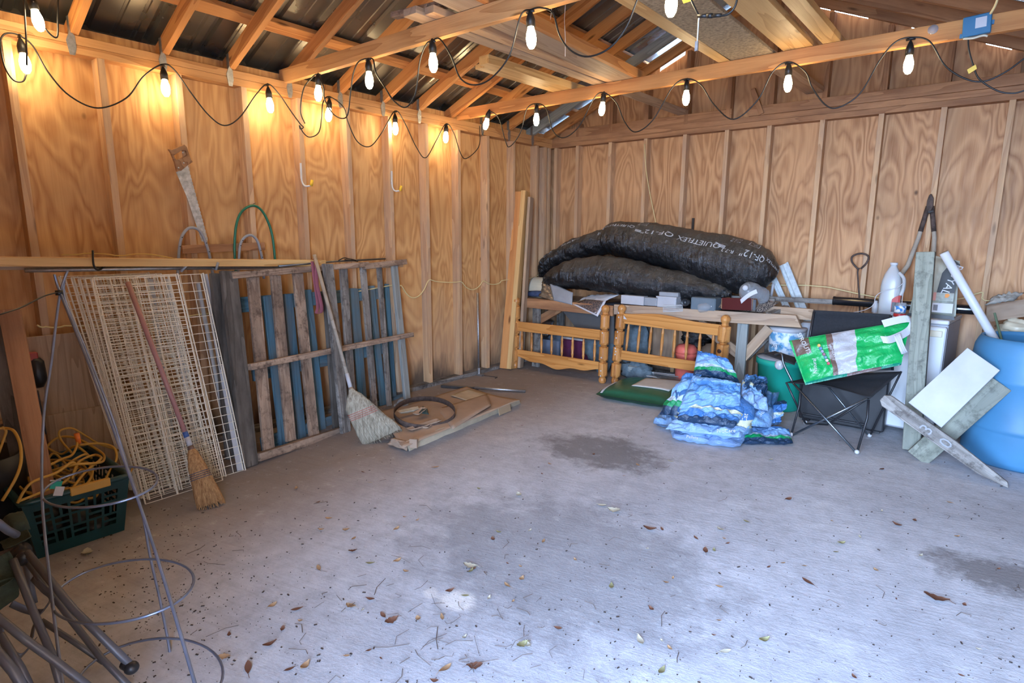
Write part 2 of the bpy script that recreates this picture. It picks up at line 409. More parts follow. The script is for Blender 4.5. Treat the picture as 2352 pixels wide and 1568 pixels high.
BLANKET = plain('grey_blanket', (.15, .2, .23), .95, 0, var=.4, sc=18, bump=.7)
TARP = plain('dark_tarp', (.03, .04, .06), .4, 0, var=.5, sc=9, bump=.3)
BLKFAB = plain('black_fabric', (.018, .019, .023), .9, 0, var=.3, sc=80, bump=.2)
OLIVE = plain('olive_fabric', (.04, .055, .035), .9, 0, var=.3, sc=60, bump=.2)
TUBEG = plain('grey_tube', (.13, .14, .17), .4, .3, var=.15)
CREAM = plain('cream_box', (.62, .56, .42), .4, 0, var=.1)
CLEAR = NT('clear_plastic').out((.75, .8, .85), .15, 0, .5, Transmission_Weight=.75, IOR=1.2)
MILKY = NT('milky_plastic').out((.55, .57, .58), .35, 0, .5, Transmission_Weight=.25, Subsurface_Weight=.1)
STRAW = NT('straw'); _v = STRAW.coord(); _n = STRAW.noise(STRAW.scale(_v, (90, 90, 5)), 1, 4, .7)
STRAW.bump(_n, .8, .01); STRAW = STRAW.out(STRAW.mix(STRAW.rng(_n, .3, .7), (.5, .46, .36), (.2, .17, .12)), .9, 0, .2)
STRAWO = NT('straw_orange'); _v = STRAWO.coord(); _n = STRAWO.noise(STRAWO.scale(_v, (90, 90, 5)), 1, 4, .7)
STRAWO.bump(_n, .8, .01); STRAWO = STRAWO.out(STRAWO.mix(STRAWO.rng(_n, .3, .7), (.55, .33, .15), (.25, .12, .05)), .9, 0, .2)
REDT = plain('red_thread', (.5, .08, .06), .8)
WEB = NT('cobweb').out((.6, .5, .4), .9, 0, .2)
def duct_mat():
    t = NT('black_duct_sleeve'); v = t.coord(rnd=False)
    g = t.n('ShaderNodeNewGeometry').outputs['Normal']; nzz = t._sep(g)[2]
    wr = t.noise(t.scale(v, (26, 5, 5)), 1, 6, .65, .6); w2 = t.noise(v, 16, 5, .6, .4)
    dust = t.mt('MULTIPLY', t.rng(nzz, .1, .8), t.rng(t.noise(v, 5, 5, .6), .3, .62, .45, 1.), clamp=True)
    col = t.mix(dust, (.010, .011, .013), (.10, .088, .07))
    t.bump(t.mt('ADD', wr, t.mt('MULTIPLY', w2, .7)), .8, .035)
    return t.out(col, t.rng(dust, 0, 1, .17, .6), 0, .7)
DUCT = duct_mat()
def bagm(name, bands, cr=.25, rough=.35, sc=9):
    """printed plastic: bands = [(v0, colour)...] along V, wobble by noise"""
    t = NT(name); uv = t.n('ShaderNodeTexCoord').outputs['UV']; ob = t.coord()
    x, y, z = t._sep(uv); n = t.noise(ob, 4, 3); yy = t.mt('ADD', y, t.mt('MULTIPLY', t.mt('SUBTRACT', n, .5), .06))
    col = bands[0][1]
    for v0, c in bands[1:]: col = t.mix(t.mt('GREATER_THAN', yy, v0), col, c)
    nn = t.noise(ob, sc, 5, .6); col = t.mix(t.rng(nn, .55, .75, 0, .3), col, (.35, .5, .68))
    t.bump(t.noise(ob, 22, 5, .7, .5), .6, .02)
    return t.out(col, rough, 0, .55)
BL, DB, LB, WH, GN, CRM = (.05, .17, .42), (.01, .035, .08), (.2, .38, .66), (.45, .54, .62), (0., .25, .08), (.6, .6, .42)
BAG = [bagm('blue_bag_print', [(0, DB), (.12, BL), (.3, LB), (.44, CRM), (.54, BL), (.86, DB)]),
       bagm('blue_bag_back', [(0, LB), (.45, (.09, .24, .5)), (.8, LB)]),
       bagm('blue_bag_bands', [(0, DB), (.18, GN), (.3, WH), (.42, LB), (.8, BL)]),
       bagm('blue_bag_pale', [(0, (.22, .36, .6)), (.5, LB), (.75, CRM), (.88, LB)]),
       bagm('navy_bag', [(0, DB), (.55, (.03, .1, .2)), (.8, BL)])]
LABELM = plain('paper_label', (.6, .6, .57), .8, 0, var=.12, sc=12)
PRINTW = plain('print_white', (.56, .57, .6), .6, 0, var=.05)
BULB = NT('lit_bulb'); BULB = BULB.out((1, .9, .7), .2, 0, .5, Emission_Color=(1, .8, .48, 1), Emission_Strength=60.)
LEAFS = [plain('leaf_%s' % n, c, .8, 0, var=.3, sc=30) for n, c in (('brown', (.16, .065, .035)), ('tan', (.4, .24, .12)), ('pale', (.5, .46, .34)), ('olive', (.28, .26, .12)))]
TWIGM = plain('twig_bark', (.1, .07, .055), .9)
# ------------------------------------------------------------ building shell
_tn = [0]
def trim(p0, p1, w, t, mat, up=(0, 0, 1), **kw):
    _tn[0] += 1; o = plank('trim_%d' % _tn[0], p0, p1, w, t, mat, up=up, **kw); return tag(o, kind='structure')
def struct(b, name, mat, **kw): return tag(b.build(name, mat, **kw), kind='structure')
XR, YF = 4.47, -5.72
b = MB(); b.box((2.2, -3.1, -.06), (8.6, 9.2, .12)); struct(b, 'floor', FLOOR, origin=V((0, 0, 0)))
b = MB(); b.box((2.2, -15, -.10), (60, 24, .1)); b.box((2.2, 16, -.10), (60, 30, .1)); struct(b, 'ground_outside', plain('sandy_ground', (.5, .48, .45), .95, sc=1.5, var=.2), origin=V((0, 0, 0)))
b = MB(); b.box((-.097, -3.1, 1.26), (.016, 6.45, 2.52)); b.box((-.2, -3.1, 2.44), (.19, 6.6, .012)); b.box((-.3, -3.1, 2.47), (.012, 6.6, .09)); struct(b, 'wall_left', PLY, origin=V((0, 0, 0)))  # the two outer eave boxes are added to stop daylight leaking in
b = MB(); b.box((XR+.097, -3.1, 1.26), (.016, 6.45, 2.52)); struct(b, 'wall_right', PLYB, origin=V((0, 0, 0)))
def rz(x): return 2.46+.427*(x if x < XR/2 else XR-x)
RX = XR/2; RZ = rz(RX)
b = MB(); xs = [-.1, .3, .95, 1.18, 1.22, 1.47, 1.5, 2.58, 2.62, 2.7, 2.73, 2.98, 3.02, 3.28, 3.36, 3.75, 3.9, XR+.1]; op = {(1.22, 1.47), (2.62, 2.7), (2.73, 2.98), (3.28, 3.36), (3.75, 3.9)}
for x0, x1 in zip(xs, xs[1:]):
    e = .014 if (x0, x1) in op else .13
    for xa, xb in ((x0, min(x1, RX)), (max(x0, RX), x1)) if x0 < RX < x1 else ((x0, x1),):
        pts = [(xa, 0), (xb, 0), (xb, rz(xb)+e), (xa, rz(xa)+e)]
        b.add([V((x, .089+d, z)) for d in (0, .016) for x, z in pts], [(0, 1, 2, 3), (7, 6, 5, 4), (0, 4, 5, 1), (1, 5, 6, 2), (2, 6, 7, 3), (3, 7, 4, 0)])
struct(b, 'wall_back', PLYB, origin=V((0, 0, 0)))
# front wall with the open doorway the daylight comes through
b = MB()
for x0, x1, z0, z1 in ((-.1, DOOR['x0'], 0, 2.5), (DOOR['x0'], DOOR['x1'], DOOR['z'], 2.5), (DOOR['x1'], XR+.1, 0, 2.5)):
    b.box(((x0+x1)/2, YF-.04, (z0+z1)/2), (x1-x0, .08, z1-z0))
b.add([V((x, YF-.04, z)) for x, z in ((-.1, 2.5), (XR+.1, 2.5), (RX, RZ+.14))], [(0, 1, 2)])
struct(b, 'wall_front', PLYB, origin=V((0, 0, 0)))
# studs
SY = [-.28-.4065*k for k in range(15)]
for y in SY: trim((-.0445, y+.019, .04), (-.0445, y+.019, 2.363), .089, .038, STUD, up=(0, 1, 0))
for y in (-.05, -.13): trim((-.0445, y+.019, .04), (-.0445, y+.019, 2.363), .089, .038, STUD, up=(0, 1, 0))
SX = [.03, .315, .72, 1.12, 1.53, 1.93, 2.30, 2.72, 3.14, 3.54, 3.93, 4.34]
for x in SX: trim((x+.019, .0445, .04), (x+.019, .0445, 2.363), .089, .038, STUD, up=(1, 0, 0))
for x in SX[1:]:
    z1 = rz(x+.02)-.01; trim((x+.019, .0445, 2.456), (x+.019, .0445, z1), .089, .038, LUMD, up=(1, 0, 0))
for y in SY[1::2]: trim((XR+.0445, y, .04), (XR+.0445, y, 2.363), .089, .038, STUD, up=(0, 1, 0))
# sills and double plates
trim((-.0445, -6.2, .019), (-.0445, .0, .019), .089, .038, GREYW)
trim((0, .0445, .019), (XR, .0445, .019), .089, .038, GREYW)
trim((-.0445, -6.25, 2.386), (-.0445, .089, 2.386), .089, .046, LUM); trim((-.0445, -6.25, 2.433), (-.0445, .089, 2.433), .089, .046, LUM)
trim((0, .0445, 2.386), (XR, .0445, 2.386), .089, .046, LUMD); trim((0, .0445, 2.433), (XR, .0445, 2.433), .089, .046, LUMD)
trim((XR+.0445, -6.25, 2.41), (XR+.0445, .089, 2.41), .089, .09, LUMD)
trim((.12, .02, 2.5), (1.98, .02, 2.5), .089, .038, LUMD, up=(0, 1, 0)); trim((2.14, .0, 2.495), (XR, .0, 2.495), .078, .038, LUMD, up=(0, 1, 0))
trim(at(1750, 262, y=-.02), at(1730, 205, y=-.02), .04, .03, LUMD, up=(0, 1, 0))
# roof metal with ribs, both slopes
def roof_side(sg):
    b = MB(); prof = []; y = -6.45
    while y < .35:
        prof += [(y, 0), (y+.10, 0), (y+.105, .006), (y+.12, .006), (y+.125, 0), (y+.20, 0), (y+.205, .006), (y+.22, .006), (y+.225, 0), (y+.262, 0), (y+.275, .02), (y+.293, .02)]; y += .305
    for (y, h) in prof:
        for x in (-.42, RX):
            z = 2.46+.427*x+.155+h; X = x if sg > 0 else XR-x
            b.v.append(V((X, y, z)))
    for i in range(len(prof)-1): b.f.append([2*i, 2*i+2, 2*i+3, 2*i+1]); b.m.append(0)
    return b
struct(roof_side(1), 'ceiling', METALR, solid=.001, origin=V((0, 0, 0))); struct(roof_side(-1), 'ceiling', METALR, solid=.001, origin=V((0, 0, 0)))
SL = V((1, 0, .427)).normalized(); NR = V((-.427, 0, 1)).normalized()
# purlins
for s in (.245, 1.05, 1.75):
    for sg in (0, 1):
        c = V((s+.045, 0, 2.46+.427*(s+.045)+.0975+.021)); n = NR.copy()
        if sg: c.x = XR-c.x; n.x = -n.x
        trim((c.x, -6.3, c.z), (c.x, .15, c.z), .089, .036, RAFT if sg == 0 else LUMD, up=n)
trim((RX, -6.3, RZ+.03), (RX, .1, RZ+.03), .038, .14, RAFT)
# rafters with metal straps on the left plate
RY = [-.02, -.339, -.735, -1.14, -1.56, -1.948, -2.339, -2.744, -3.16, -3.58, -3.981, -4.435, -4.84, -5.25, -5.66, -6.07]
STR = [2, 3, 5, 6, 7, 8, 9, 10, 11]
for i, y in enumerate(RY):
    a = V((-.3, y, 2.46-.3*.427+.0465)); e = V((RX-.03, y, 2.46+.427*(RX-.03)+.0465))
    mt = PALEW if i == 1 else RAFT
    r = trim(a+NR*.004, e+NR*.004, .038, .089, mt, up=NR)
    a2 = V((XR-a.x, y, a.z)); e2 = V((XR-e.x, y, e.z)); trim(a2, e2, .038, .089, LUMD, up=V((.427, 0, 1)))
    if i in STR or i == 1:
        b = MB(); yy = y-.022
        b.prism([(-.012, 0), (.012, 0), (.022, .04), (.02, .10), (0, .125), (-.022, .07)], .003, Matrix(((0, 0, 1, .001), (1, 0, 0, yy), (0, 1, 0, 2.352), (0, 0, 0, 1))))
        b.box((-.012, yy-.0, 2.50), (.03, .003, .10)); b.build('metal_strap', GALV, r)
b = MB()
for i in range(len(RY)-1): b.box((XR+.07, (RY[i]+RY[i+1])/2, 2.52), (.02, abs(RY[i]-RY[i+1])-.04, .135))
b.box((-.17, -3.1, 2.535), (.02, 6.9, .19)); b.box((XR+.17, -3.1, 2.535), (.02, 6.9, .19))  # dark blocks added behind the rafters to shut daylight out at the eaves
struct(b, 'trim_%d' % (_tn[0]+500), plain('eave_light_block', (.05, .045, .04), .9), origin=V((0, 0, 0)))
# ceiling ties
TIE2 = trim((.0, -1.492, 2.492), (XR, -1.492, 2.492), .038, .092, RAFT); TIE1 = trim((-.06, -3.2, 2.492), (XR, -3.2, 2.492), .038, .092, LUM)
TIE0 = trim((0, -4.9, 2.492), (XR, -4.9, 2.492), .038, .092, LUM)
# nailer board and yellow cable on left wall
b = MB()
def staples(pts, r=.0045): return spl(pts, 8)
ST = [(85, 746), (105, 750), (150, 748), (300, 742), (455, 722), (600, 700), (900, 655), (922, 656), (985, 643), (1060, 647), (1110, 645), (1168, 634)]; P = []
for (x0, y0), (x1, y1) in zip(ST, ST[1:]):
    sg = {922: 34, 1060: 19, 1110: 13}.get(x0, 3)
    for k in range(6): u = k/6; P.append(at(x0+(x1-x0)*u, y0+(y1-y0)*u+sg*(1-(2*u-1)**2), x=.004))
c = MB(); P.append(V((.004, -.3, P[-1].z))); P.append(V((.02, -.01, 1.03))); P += [at(x, y, y=-.006) for x, y in ((1400, 640), (1600, 655), (1853, 655), (1960, 672), (2060, 690), (2190, 688), (2240, 675), (2258, 672), (2262, 690), (2352, 690))]
c.tube(spl(P, 3), .0048, 6); tag(c.build('wall_cable', YELP, smooth=True), 'pale yellow electric cable stapled along the wall studs', 'cable')
c = MB(); c.tube(spl([at(x, y, y=-.008) for x, y in ((1480, 330), (1484, 390), (1492, 440), (1500, 480), (1508, 520))], 6), .0045, 6); tag(c.build('hanging_cable', YELP, smooth=True), 'short beige cable hanging down a back wall stud above the black ducts', 'cable')
# ------------------------------------------------------------ string lights
def string_light(name, label, cord, caps, bulbs, extra=()):
    t = thing(name, label, 'string lights', cord[0])
    c = MB(); c.tube(spl(cord, 7), .0042, 7)
    for e in extra: c.tube(spl(e, 7), .0042, 7)
    c.build('cord', BLK, t, smooth=True)
    for cp, bl in zip(caps, bulbs):
        d = (cp-bl).normalized(); M = frame(bl, cp) @ Matrix.Rotation(pi/2, 4, 'Y')   # local z up toward the cap
        s = MB(); L = (cp-bl).length
        s.lathe([(.021, .042), (.021, .075), (.017, .09), (.008, .112), (.004, .118), (.0035, L)], M, 14)
        s.tube([cp+V((-.022, 0, -.002)), cp+V((0, 0, .004)), cp+V((.022, 0, -.002))], [.005, .008, .005], 8)
        so = s.build('socket', BLK, t, smooth=True)
        g = MB(); g.lathe([(.0005, -.056), (.012, -.052), (.021, -.036), (.0245, -.012), (.023, .008), (.017, .03), (.014, .044)], M, 16)
        g.build('bulb', BULB, so, smooth=True)
        l = bpy.data.lights.new('bulb_light', 'POINT'); l.energy = BULB_W; l.color = BULB_COL; l.shadow_soft_size = .035
        lo = bpy.data.objects.new('bulb_light', l); place(lo, Matrix.Translation(bl-d*.01), so)
    return t
X0 = .04
def wl(pts, x=X0): return [at(a, b, x=x) for a, b in pts]
cord = wl([(62, 150), (60, 170), (52, 187), (30, 183), (10, 150), (1, 100), (8, 80), (25, 76), (45, 82), (75, 105), (110, 165), (160, 220), (225, 248), (290, 225), (330, 175), (372, 148), (400, 160), (440, 215), (480, 265), (515, 288), (550, 270), (590, 215), (615, 193), (640, 215), (670, 258), (690, 285), (697, 292), (690, 296), (688, 288), (697, 305), (712, 315), (732, 304), (739, 270), (742, 235), (757, 222), (789, 246), (800, 282), (821, 325), (850, 336), (878, 303), (907, 255), (928, 279), (957, 339), (978, 362), (1003, 321), (1025, 284), (1043, 307), (1057, 350), (1071, 364), (1100, 336)])+[V((.3, -1.53, 2.36))]
caps = [at(74, 4, x=.22)]+wl([(45, 83), (374, 152), (615, 195), (757, 224), (907, 257), (1025, 286)]); bulbs = [at(86, 44, x=.22)]+wl([(57, 143), (380, 200), (620, 240), (755, 262), (908, 294), (1024, 314)], .055)
string_light('string_light', 'black string lights looped along the top plate of the left wall, seven lit bulbs', cord, caps, bulbs,
    [wl([(62, 150), (60, 90), (57, 30), (52, -30)], .2), wl([(40, -30), (74, 0), (100, 60), (130, 86), (133, 40), (134, -30)], .22)])
YT = -1.526
def tl(pts, y=None):
    y = YT if y is None else y
    return [at(a, b, y=y) for a, b in pts]
cord = tl([(1108, 310), (1114, 271), (1123, 256), (1145, 270), (1160, 320), (1170, 337), (1195, 305), (1210, 250), (1233, 238), (1255, 250), (1270, 300), (1295, 316), (1330, 290), (1365, 225), (1387, 213), (1415, 235), (1435, 280), (1460, 303), (1500, 275), (1545, 200), (1578, 181), (1610, 195), (1640, 240), (1685, 274), (1740, 230), (1775, 165), (1812, 142), (1850, 165), (1865, 200), (1895, 240), (1925, 247), (1975, 215), (2020, 140), (2055, 98), (2092, 86), (2135, 95), (2170, 150), (2215, 180), (2260, 187), (2310, 165), (2352, 135), (2390, 110)])
caps = tl([(1123, 257), (1233, 240), (1387, 215), (1578, 183), (1812, 145), (2092, 90)]); bulbs = tl([(1117, 283), (1232, 273), (1383, 248), (1576, 223), (1810, 190), (2087, 146)])
string_light('string_light', 'black string lights looped along the far ceiling tie near the back wall, six lit bulbs', cord, caps, bulbs,
    [tl([(2224, 82), (2225, 112), (2236, 152), (2250, 182), (2290, 208), (2325, 214), (2352, 208), (2400, 190)], YT-.004)])
YT = -3.238
cord = tl([(700, 283), (690, 255), (697, 205), (715, 180), (730, 171), (743, 200), (746, 229), (768, 264), (796, 268), (805, 214), (811, 171), (821, 145), (835, 136), (846, 135), (857, 137), (864, 168), (886, 204), (905, 232), (932, 246), (954, 214), (964, 143), (979, 102), (993, 93), (1011, 90), (1036, 129), (1057, 179), (1089, 195), (1129, 179), (1171, 125), (1196, 36), (1220, 22), (1243, 18), (1270, 30), (1285, 80), (1310, 115), (1350, 130), (1400, 110), (1440, 60), (1468, -8), (1500, -40), (1545, -50), (1580, -20), (1590, 5), (1605, 36)])
caps = tl([(731, 172), (846, 137), (993, 96), (1218, 27), (1545, -50)]); bulbs = tl([(731, 212), (848, 182), (995, 142), (1220, 84), (1542, 5)])
t1 = string_light('string_light', 'black string lights under the near ceiling tie with large lit bulbs and a plug joint', cord, caps, bulbs, [tl([(1655, 36), (1672, 32), (1688, 15), (1696, -20)])])
b = MB(); a, e = tl([(1603, 37), (1657, 35)]); F = frame(a, e); L = (e-a).length
b.tube([a, a+(e-a)*.42], .0075, 8); b.tube([a+(e-a)*.4, a+(e-a)*.62], .0095, 8); b.tube([a+(e-a)*.6, e], [.0085, .0065], 8); b.build('plug', BLK, t1, smooth=True)
b = MB(); p = tl([(1565, -4), (1600, -10), (1602, -2), (1570, 8)]); b.add(p, [(0, 1, 2, 3)]); b.build('cord_tag', YTIP, t1, solid=.0008, fix=False)
b = MB(); b.tube(tl([(1605, 42), (1601, 100)]), .0028, 6); q = tl([(1600, 106)])[0]; b.box(q, (.012, .008, .035)); t = b.build('zip_hook', GALV); tag(t, 'thin metal wire hook dangling below the cord plug joint', 'hook')
# yellow tag on the black cable by the blue box
b = MB(); p = tl([(2221, 160), (2241, 148), (2244, 158), (2225, 170)], -1.534); b.add(p, [(0, 1, 2, 3)]); tag(b.build('cord_tag', YTIP, solid=.001, fix=False), 'yellow warning tag on the black cable below the blue electrical box', 'tag')
# blue box
c = at(2244, 62, y=-1.52); t = thing('electrical_box', 'blue plastic electrical box with a white sticker on the far ceiling tie', 'electrical box', c)
RB = Matrix.Rotation(radians(-3), 3, 'Y')
b = MB(); b.box(c+V((0, -.012, .004)), (.118, .035, .098), RB, bev=.004); b.box(c+V((-.062, -.004, -.035)), (.012, .01, .02)); b.box(c+V((.064, -.004, .01)), (.01, .01, .02)); b.build('housing', plain('box_blue', (.03, .16, .3), .4, 0, var=.06), t)
b = MB(); b.box(c+V((.016, -.031, .012)), (.046, .0016, .05), RB); b.build('sticker', PRINTW, t)
b = MB(); b.tube(spl([c+V((-.05, -.012, -.05)), c+V((-.01, -.016, -.056)), c+V((.03, -.014, -.05)), c+V((.05, -.01, -.056))], 5), [.006]*16, 6); b.build('foam_seal', CREAM, t, smooth=True)
b = MB(); b.tube(spl([c+V((.05, -.02, .045)), at(2276, 30, y=-1.55), at(2288, 8, y=-1.6), at(2300, -30, y=-1.65)], 6), .006, 6); b.build('supply_cable', YELP, t, smooth=True)
b = MB(); c = at(2143, 68, y=-1.514); b.lathe([(.001, 0), (.023, 0), (.024, .003), (.001, .004)], Matrix.Translation(c) @ Matrix.Rotation(pi/2, 4, 'X'), 20); tag(b.build('plastic_disc', CLEAR, smooth=True), 'clear round plastic disc stuck to the far ceiling tie left of the blue box', 'disc')
# ------------------------------------------------------------ boards lying on the ties
ZB = 2.54
def cb(label, a, e, w, t, mat, z=ZB, name='loose_board', cat='board', **kw):
    return tag(plank(name, (a[0], a[1], z+t/2), (e[0], e[1], z+t/2), w, t, mat, **kw), label, cat)
cb('wide pale plank resting across both ceiling ties, nearest the middle', (1.78, -3.42), (1.70, -1.40), .17, .038, TANW)
cb('narrow orange plank lying on edge beside the wide pale plank on the ties', (1.885, -3.4), (1.80, -1.40), .034, .06, RAFT)
cb('grey-brown long plank left of the wide pale plank, reaching the back wall', (1.46, -3.35), (1.53, -.02), .10, .036, TANW)
cb('long brown plank squeezed between the wide pale plank and the grey-brown one', (1.555, -3.3), (1.61, -1.35), .07, .036, STUD)
cb('pale short board, lower one of the pair jutting from the far ceiling tie', (1.08, -2.38), (1.135, -1.2), .10, .03, LUMY)
cb('pale short board, upper one of the pair jutting from the far ceiling tie', (1.165, -2.44), (1.22, -1.2), .09, .055, LUMY)
cb('clean yellow board beside the stained chipboard slab across the ties', (2.43, -3.6), (2.455, -1.36), .085, .038, LUMY)
cb('broad stained chipboard slab resting across both ceiling ties', (2.62, -3.6), (2.62, -1.38), .27, .02, OSB, name='chipboard_slab', cat='board')
cb('two-by-eight yellow board right of the chipboard slab', (2.89, -3.6), (2.90, -1.22), .17, .038, LUMY)
cb('narrow yellow board, rightmost of the boards resting on the ties', (3.07, -3.6), (3.085, -1.30), .095, .038, LUMY)
cb('grey plank end showing under the far tie above the back wall', (2.62, -1.42), (2.66, .02), .14, .036, STUD, z=2.585)
b0 = at(985, 28, y=-3.22)
plank_s = plank('scrap_wood', at(905, 45, y=-3.19)+V((0, 0, .02)), at(1180, -20, y=-3.19)+V((0, 0, .012)), .05, .03, BROWNW, up=(0, 0, 1)); tag(plank_s, 'rough splintered scrap of wood lying on top of the near ceiling tie', 'scrap wood')
b = MB()
for i in range(7):
    p = b0+V((random.uniform(-.09, .07), random.uniform(.0, .03), random.uniform(.0, .03))); b.beam(p, p+V((random.uniform(.03, .09), random.uniform(-.02, .02), random.uniform(-.01, .04))), .025, .012)
tag(b.build('scrap_wood', TANW), 'small heap of broken wood chips on the near ceiling tie', 'scrap wood')
# cobweb strings
for x, y0, y1, yy, lb in ((1298, -40, 130, -2.6, 'long dusty cobweb string hanging from the roof above the loose planks'), (1264, -30, 45, -2.8, 'short dusty cobweb string hanging from the roof left of the long one')):
    b = MB(); b.tube(spl([at(x+random.uniform(-3, 3), y0+(y1-y0)*i/4, y=yy) for i in range(5)], 4), [.0012+.002*random.random() for _ in range(17)], 5); tag(b.build('cobweb', WEB), lb, 'cobweb')
# ------------------------------------------------------------ things on the left wall
def lw(a, b, x=.012): return at(a, b, x=x)
# hand saw
t = thing('hand_saw', 'old hand saw with a wooden handle hung on a left wall stud', 'saw', lw(395, 345))
def wallpoly(pts, x, h): return [(lw(a, b, x), ) for a, b in pts]
def wprism(name, pts, x0, th, mat, parent, hole=None, bevel=.0):
    """outline on the wall (y,z), extruded along x"""
    P = [lw(a, b, x0) for a, b in pts]; me = MB()
    if hole:
        H = [lw(a, b, x0) for a, b in hole]; bm = bmesh.new()
        eo = [bm.verts.new(p) for p in P]; ei = [bm.verts.new(p) for p in H]; ed = []
        for L in (eo, ei):
            for i in range(len(L)): ed.append(bm.edges.new((L[i], L[(i+1) % len(L)])))
        bmesh.ops.triangle_fill(bm, edges=ed, use_beauty=True)
        r = bmesh.ops.extrude_face_region(bm, geom=bm.faces[:]); bmesh.ops.translate(bm, verts=[g for g in r['geom'] if isinstance(g, bmesh.types.BMVert)], vec=(th, 0, 0))
        bm.verts.index_update(); me.add([v.co.copy() for v in bm.verts], [[v.index for v in f.verts] for f in bm.faces]); bm.free()
    else:
        n = len(P); me.add(P+[p+V((th, 0, 0)) for p in P], [tuple(range(n)), tuple(range(n, 2*n))]+[(i, (i+1) % n, n+(i+1) % n, n+i) for i in range(n)])
    return me.build(name, mat, parent, bevel=bevel)
h = wprism('handle', [(384, 343), (392, 345), (420, 332), (426, 338), (436, 368), (440, 372), (428, 380), (414, 392), (404, 394), (398, 372), (390, 352)], .004, .022, SAWH, t, hole=[(396, 358), (414, 346), (424, 347), (427, 356), (420, 361), (402, 368)], bevel=.003)
teeth = []
for i in range(40):
    f = i/39; x = 432+(476-432)*f; y = 382+(546-382)*f; teeth += [(x+(.8 if i % 2 else -.8), y)]
wprism('blade', [(428, 367), (434, 368)]+teeth+[(476, 556), (463, 554), (430, 455), (404, 395), (414, 392), (424, 380)], .012, .0015, plain('saw_steel', (.62, .63, .62), .45, .35, var=.5, sc=30), t)
for px in ((410, 385), (422, 374), (420, 350)):
    b = MB(); b.sphere(lw(*px, .027), .005, 8, (.6, 1, 1)); b.build('rivet', GALV, t, smooth=True)
# white wall hooks with yellow tips
for (a, y0), lab in (((690, 376), 'white steel utility hook with a yellow tip, the one nearer the saw'), ((899, 394), 'white steel utility hook with a yellow tip, the one nearer the corner')):
    p = lw(a, y0, .004); k = thing('wall_hook', lab, 'hook', p, 'utility hooks on the left wall studs'); dz = V((0, 0, 1))
    b = MB(); b.box(p+V((.002, 0, -.05)), (.004, .014, .11)); b.tube(spl([p+V((.004, 0, -.08)), p+V((.005, .002, -.125)), p+V((.02, .015, -.155)), p+V((.045, .04, -.152)), p+V((.055, .048, -.135))], 5), .006, 8); b.build('hook', WHITE, k, smooth=False)
    b = MB(); q = p+V((.055, .048, -.135)); b.tube([q+V((-.004, -.004, -.02)), q+V((.004, .004, .022))], [.0115, .0105], 10); b.build('tip_cap', YTIP, k, smooth=True)
# board nailed across studs, two tubular arches and the green hose
tag(plank('cross_board', lw(418, 573, .012), lw(607, 565, .012), .052, .02, LUMD, up=(1, 0, 0)), 'short flat board nailed across the studs behind the tubular loops', 'board')
for pts, lab in (([(408, 640), (411, 580), (417, 545), (430, 526), (446, 523), (461, 533), (473, 558), (482, 590), (490, 640)], 'grey drilled tubular loop on the left wall, the larger one below the saw'),
                 ([(547, 640), (550, 575), (556, 552), (568, 541), (580, 541), (591, 553), (598, 575), (603, 600), (606, 640)], 'grey drilled tubular loop on the left wall, in front of the green hose')):
    k = thing('tubular_loop', lab, 'loop', lw(*pts[0], .05), 'drilled tubular loops'); b = MB(); P = spl([lw(*p, .045) for p in pts], 6); b.tube(P, .009, 10); b.build('tube', GREY, k, smooth=True)
    b = MB()
    for q in (P[12], P[8], P[-9], P[-13]): b.tube([q+V((.005, 0, 0)), q+V((.0105, 0, 0))], .0035, 8)
    b.build('bolt_holes', BLK, k)
b = MB(); b.tube(spl([lw(a, c, .03) for a, c in ((552, 730), (545, 660), (540, 600), (539, 560), (543, 515), (556, 485), (580, 472), (600, 482), (616, 510), (626, 545), (632, 600), (634, 640), (636, 720))], 8), .0085, 10)
tag(b.build('garden_hose', GREEN, smooth=True), 'green garden hose hung in a loop over a nail on the left wall', 'hose')
# tiny pencil marks on studs are left to the wood; small nail above hose
b = MB(); p = lw(582, 468, .0); b.tube([p, p+V((.03, 0, .004))], .0025, 6); tag(b.build('nail', STEEL), 'nail holding the green garden hose', 'nail')
# long lumber, conduit and hooks that carry them
t = tag(plank('long_lumber', at(-60, 600, x=.33), at(740, 604, x=.2), .045, .088, LUMY, up=(1, 0, 0)), 'long clean yellow two-by-four held level along the left wall', 'lumber')
t = tag(plank('long_lumber', at(-60, 607, x=.25), at(690, 611, x=.13), .05, .06, TANW, up=(1, 0, 0)), 'long greyer two-by-four behind the clean yellow one', 'lumber')
b = MB(); b.tube([at(57, 621, x=.31), at(640, 612, x=.18)], .011, 10); tag(b.build('conduit', GALV, smooth=True), 'long grey metal conduit hanging under the level lumber', 'pipe')
k = [at(213, 575, x=.345), at(214, 600, x=.36), at(217, 613, x=.355), at(226, 620, x=.34), at(240, 611, x=.28), at(242, 606, x=.2), V((-.0, at(242, 606, x=.2).y+.02, 1.26))]
b = MB(); b.tube(spl(k, 5), .005, 8); tag(b.build('black_hook', BLK, smooth=True), 'black steel bracket hook holding up the level lumber', 'hook')
for a, c, d, e, lab in ((438, 602, 417, 622, 'grey metal arm hook under the lumber, left of the pair'), (501, 603, 497, 618, 'grey metal arm hook under the lumber, right of the pair')):
    p, q = at(a, c, x=.30), at(d, e, x=.31); b = MB(); b.tube([V((0, p.y+.05, p.z-.03)), V((.1, p.y+.03, p.z-.035)), q, p], .008, 8); tag(b.build('arm_hook', GREY, smooth=True), lab, 'hook')
b = MB(); b.tube(spl([at(a, c, x=xx) for a, c, xx in ((140, 585, .33), (180, 584, .33), (200, 582, .32), (240, 583, .32), (275, 587, .32), (320, 583, .31), (360, 586, .31), (400, 594, .3), (430, 604, .29), (437, 609, .27))], 6), .0035, 6)
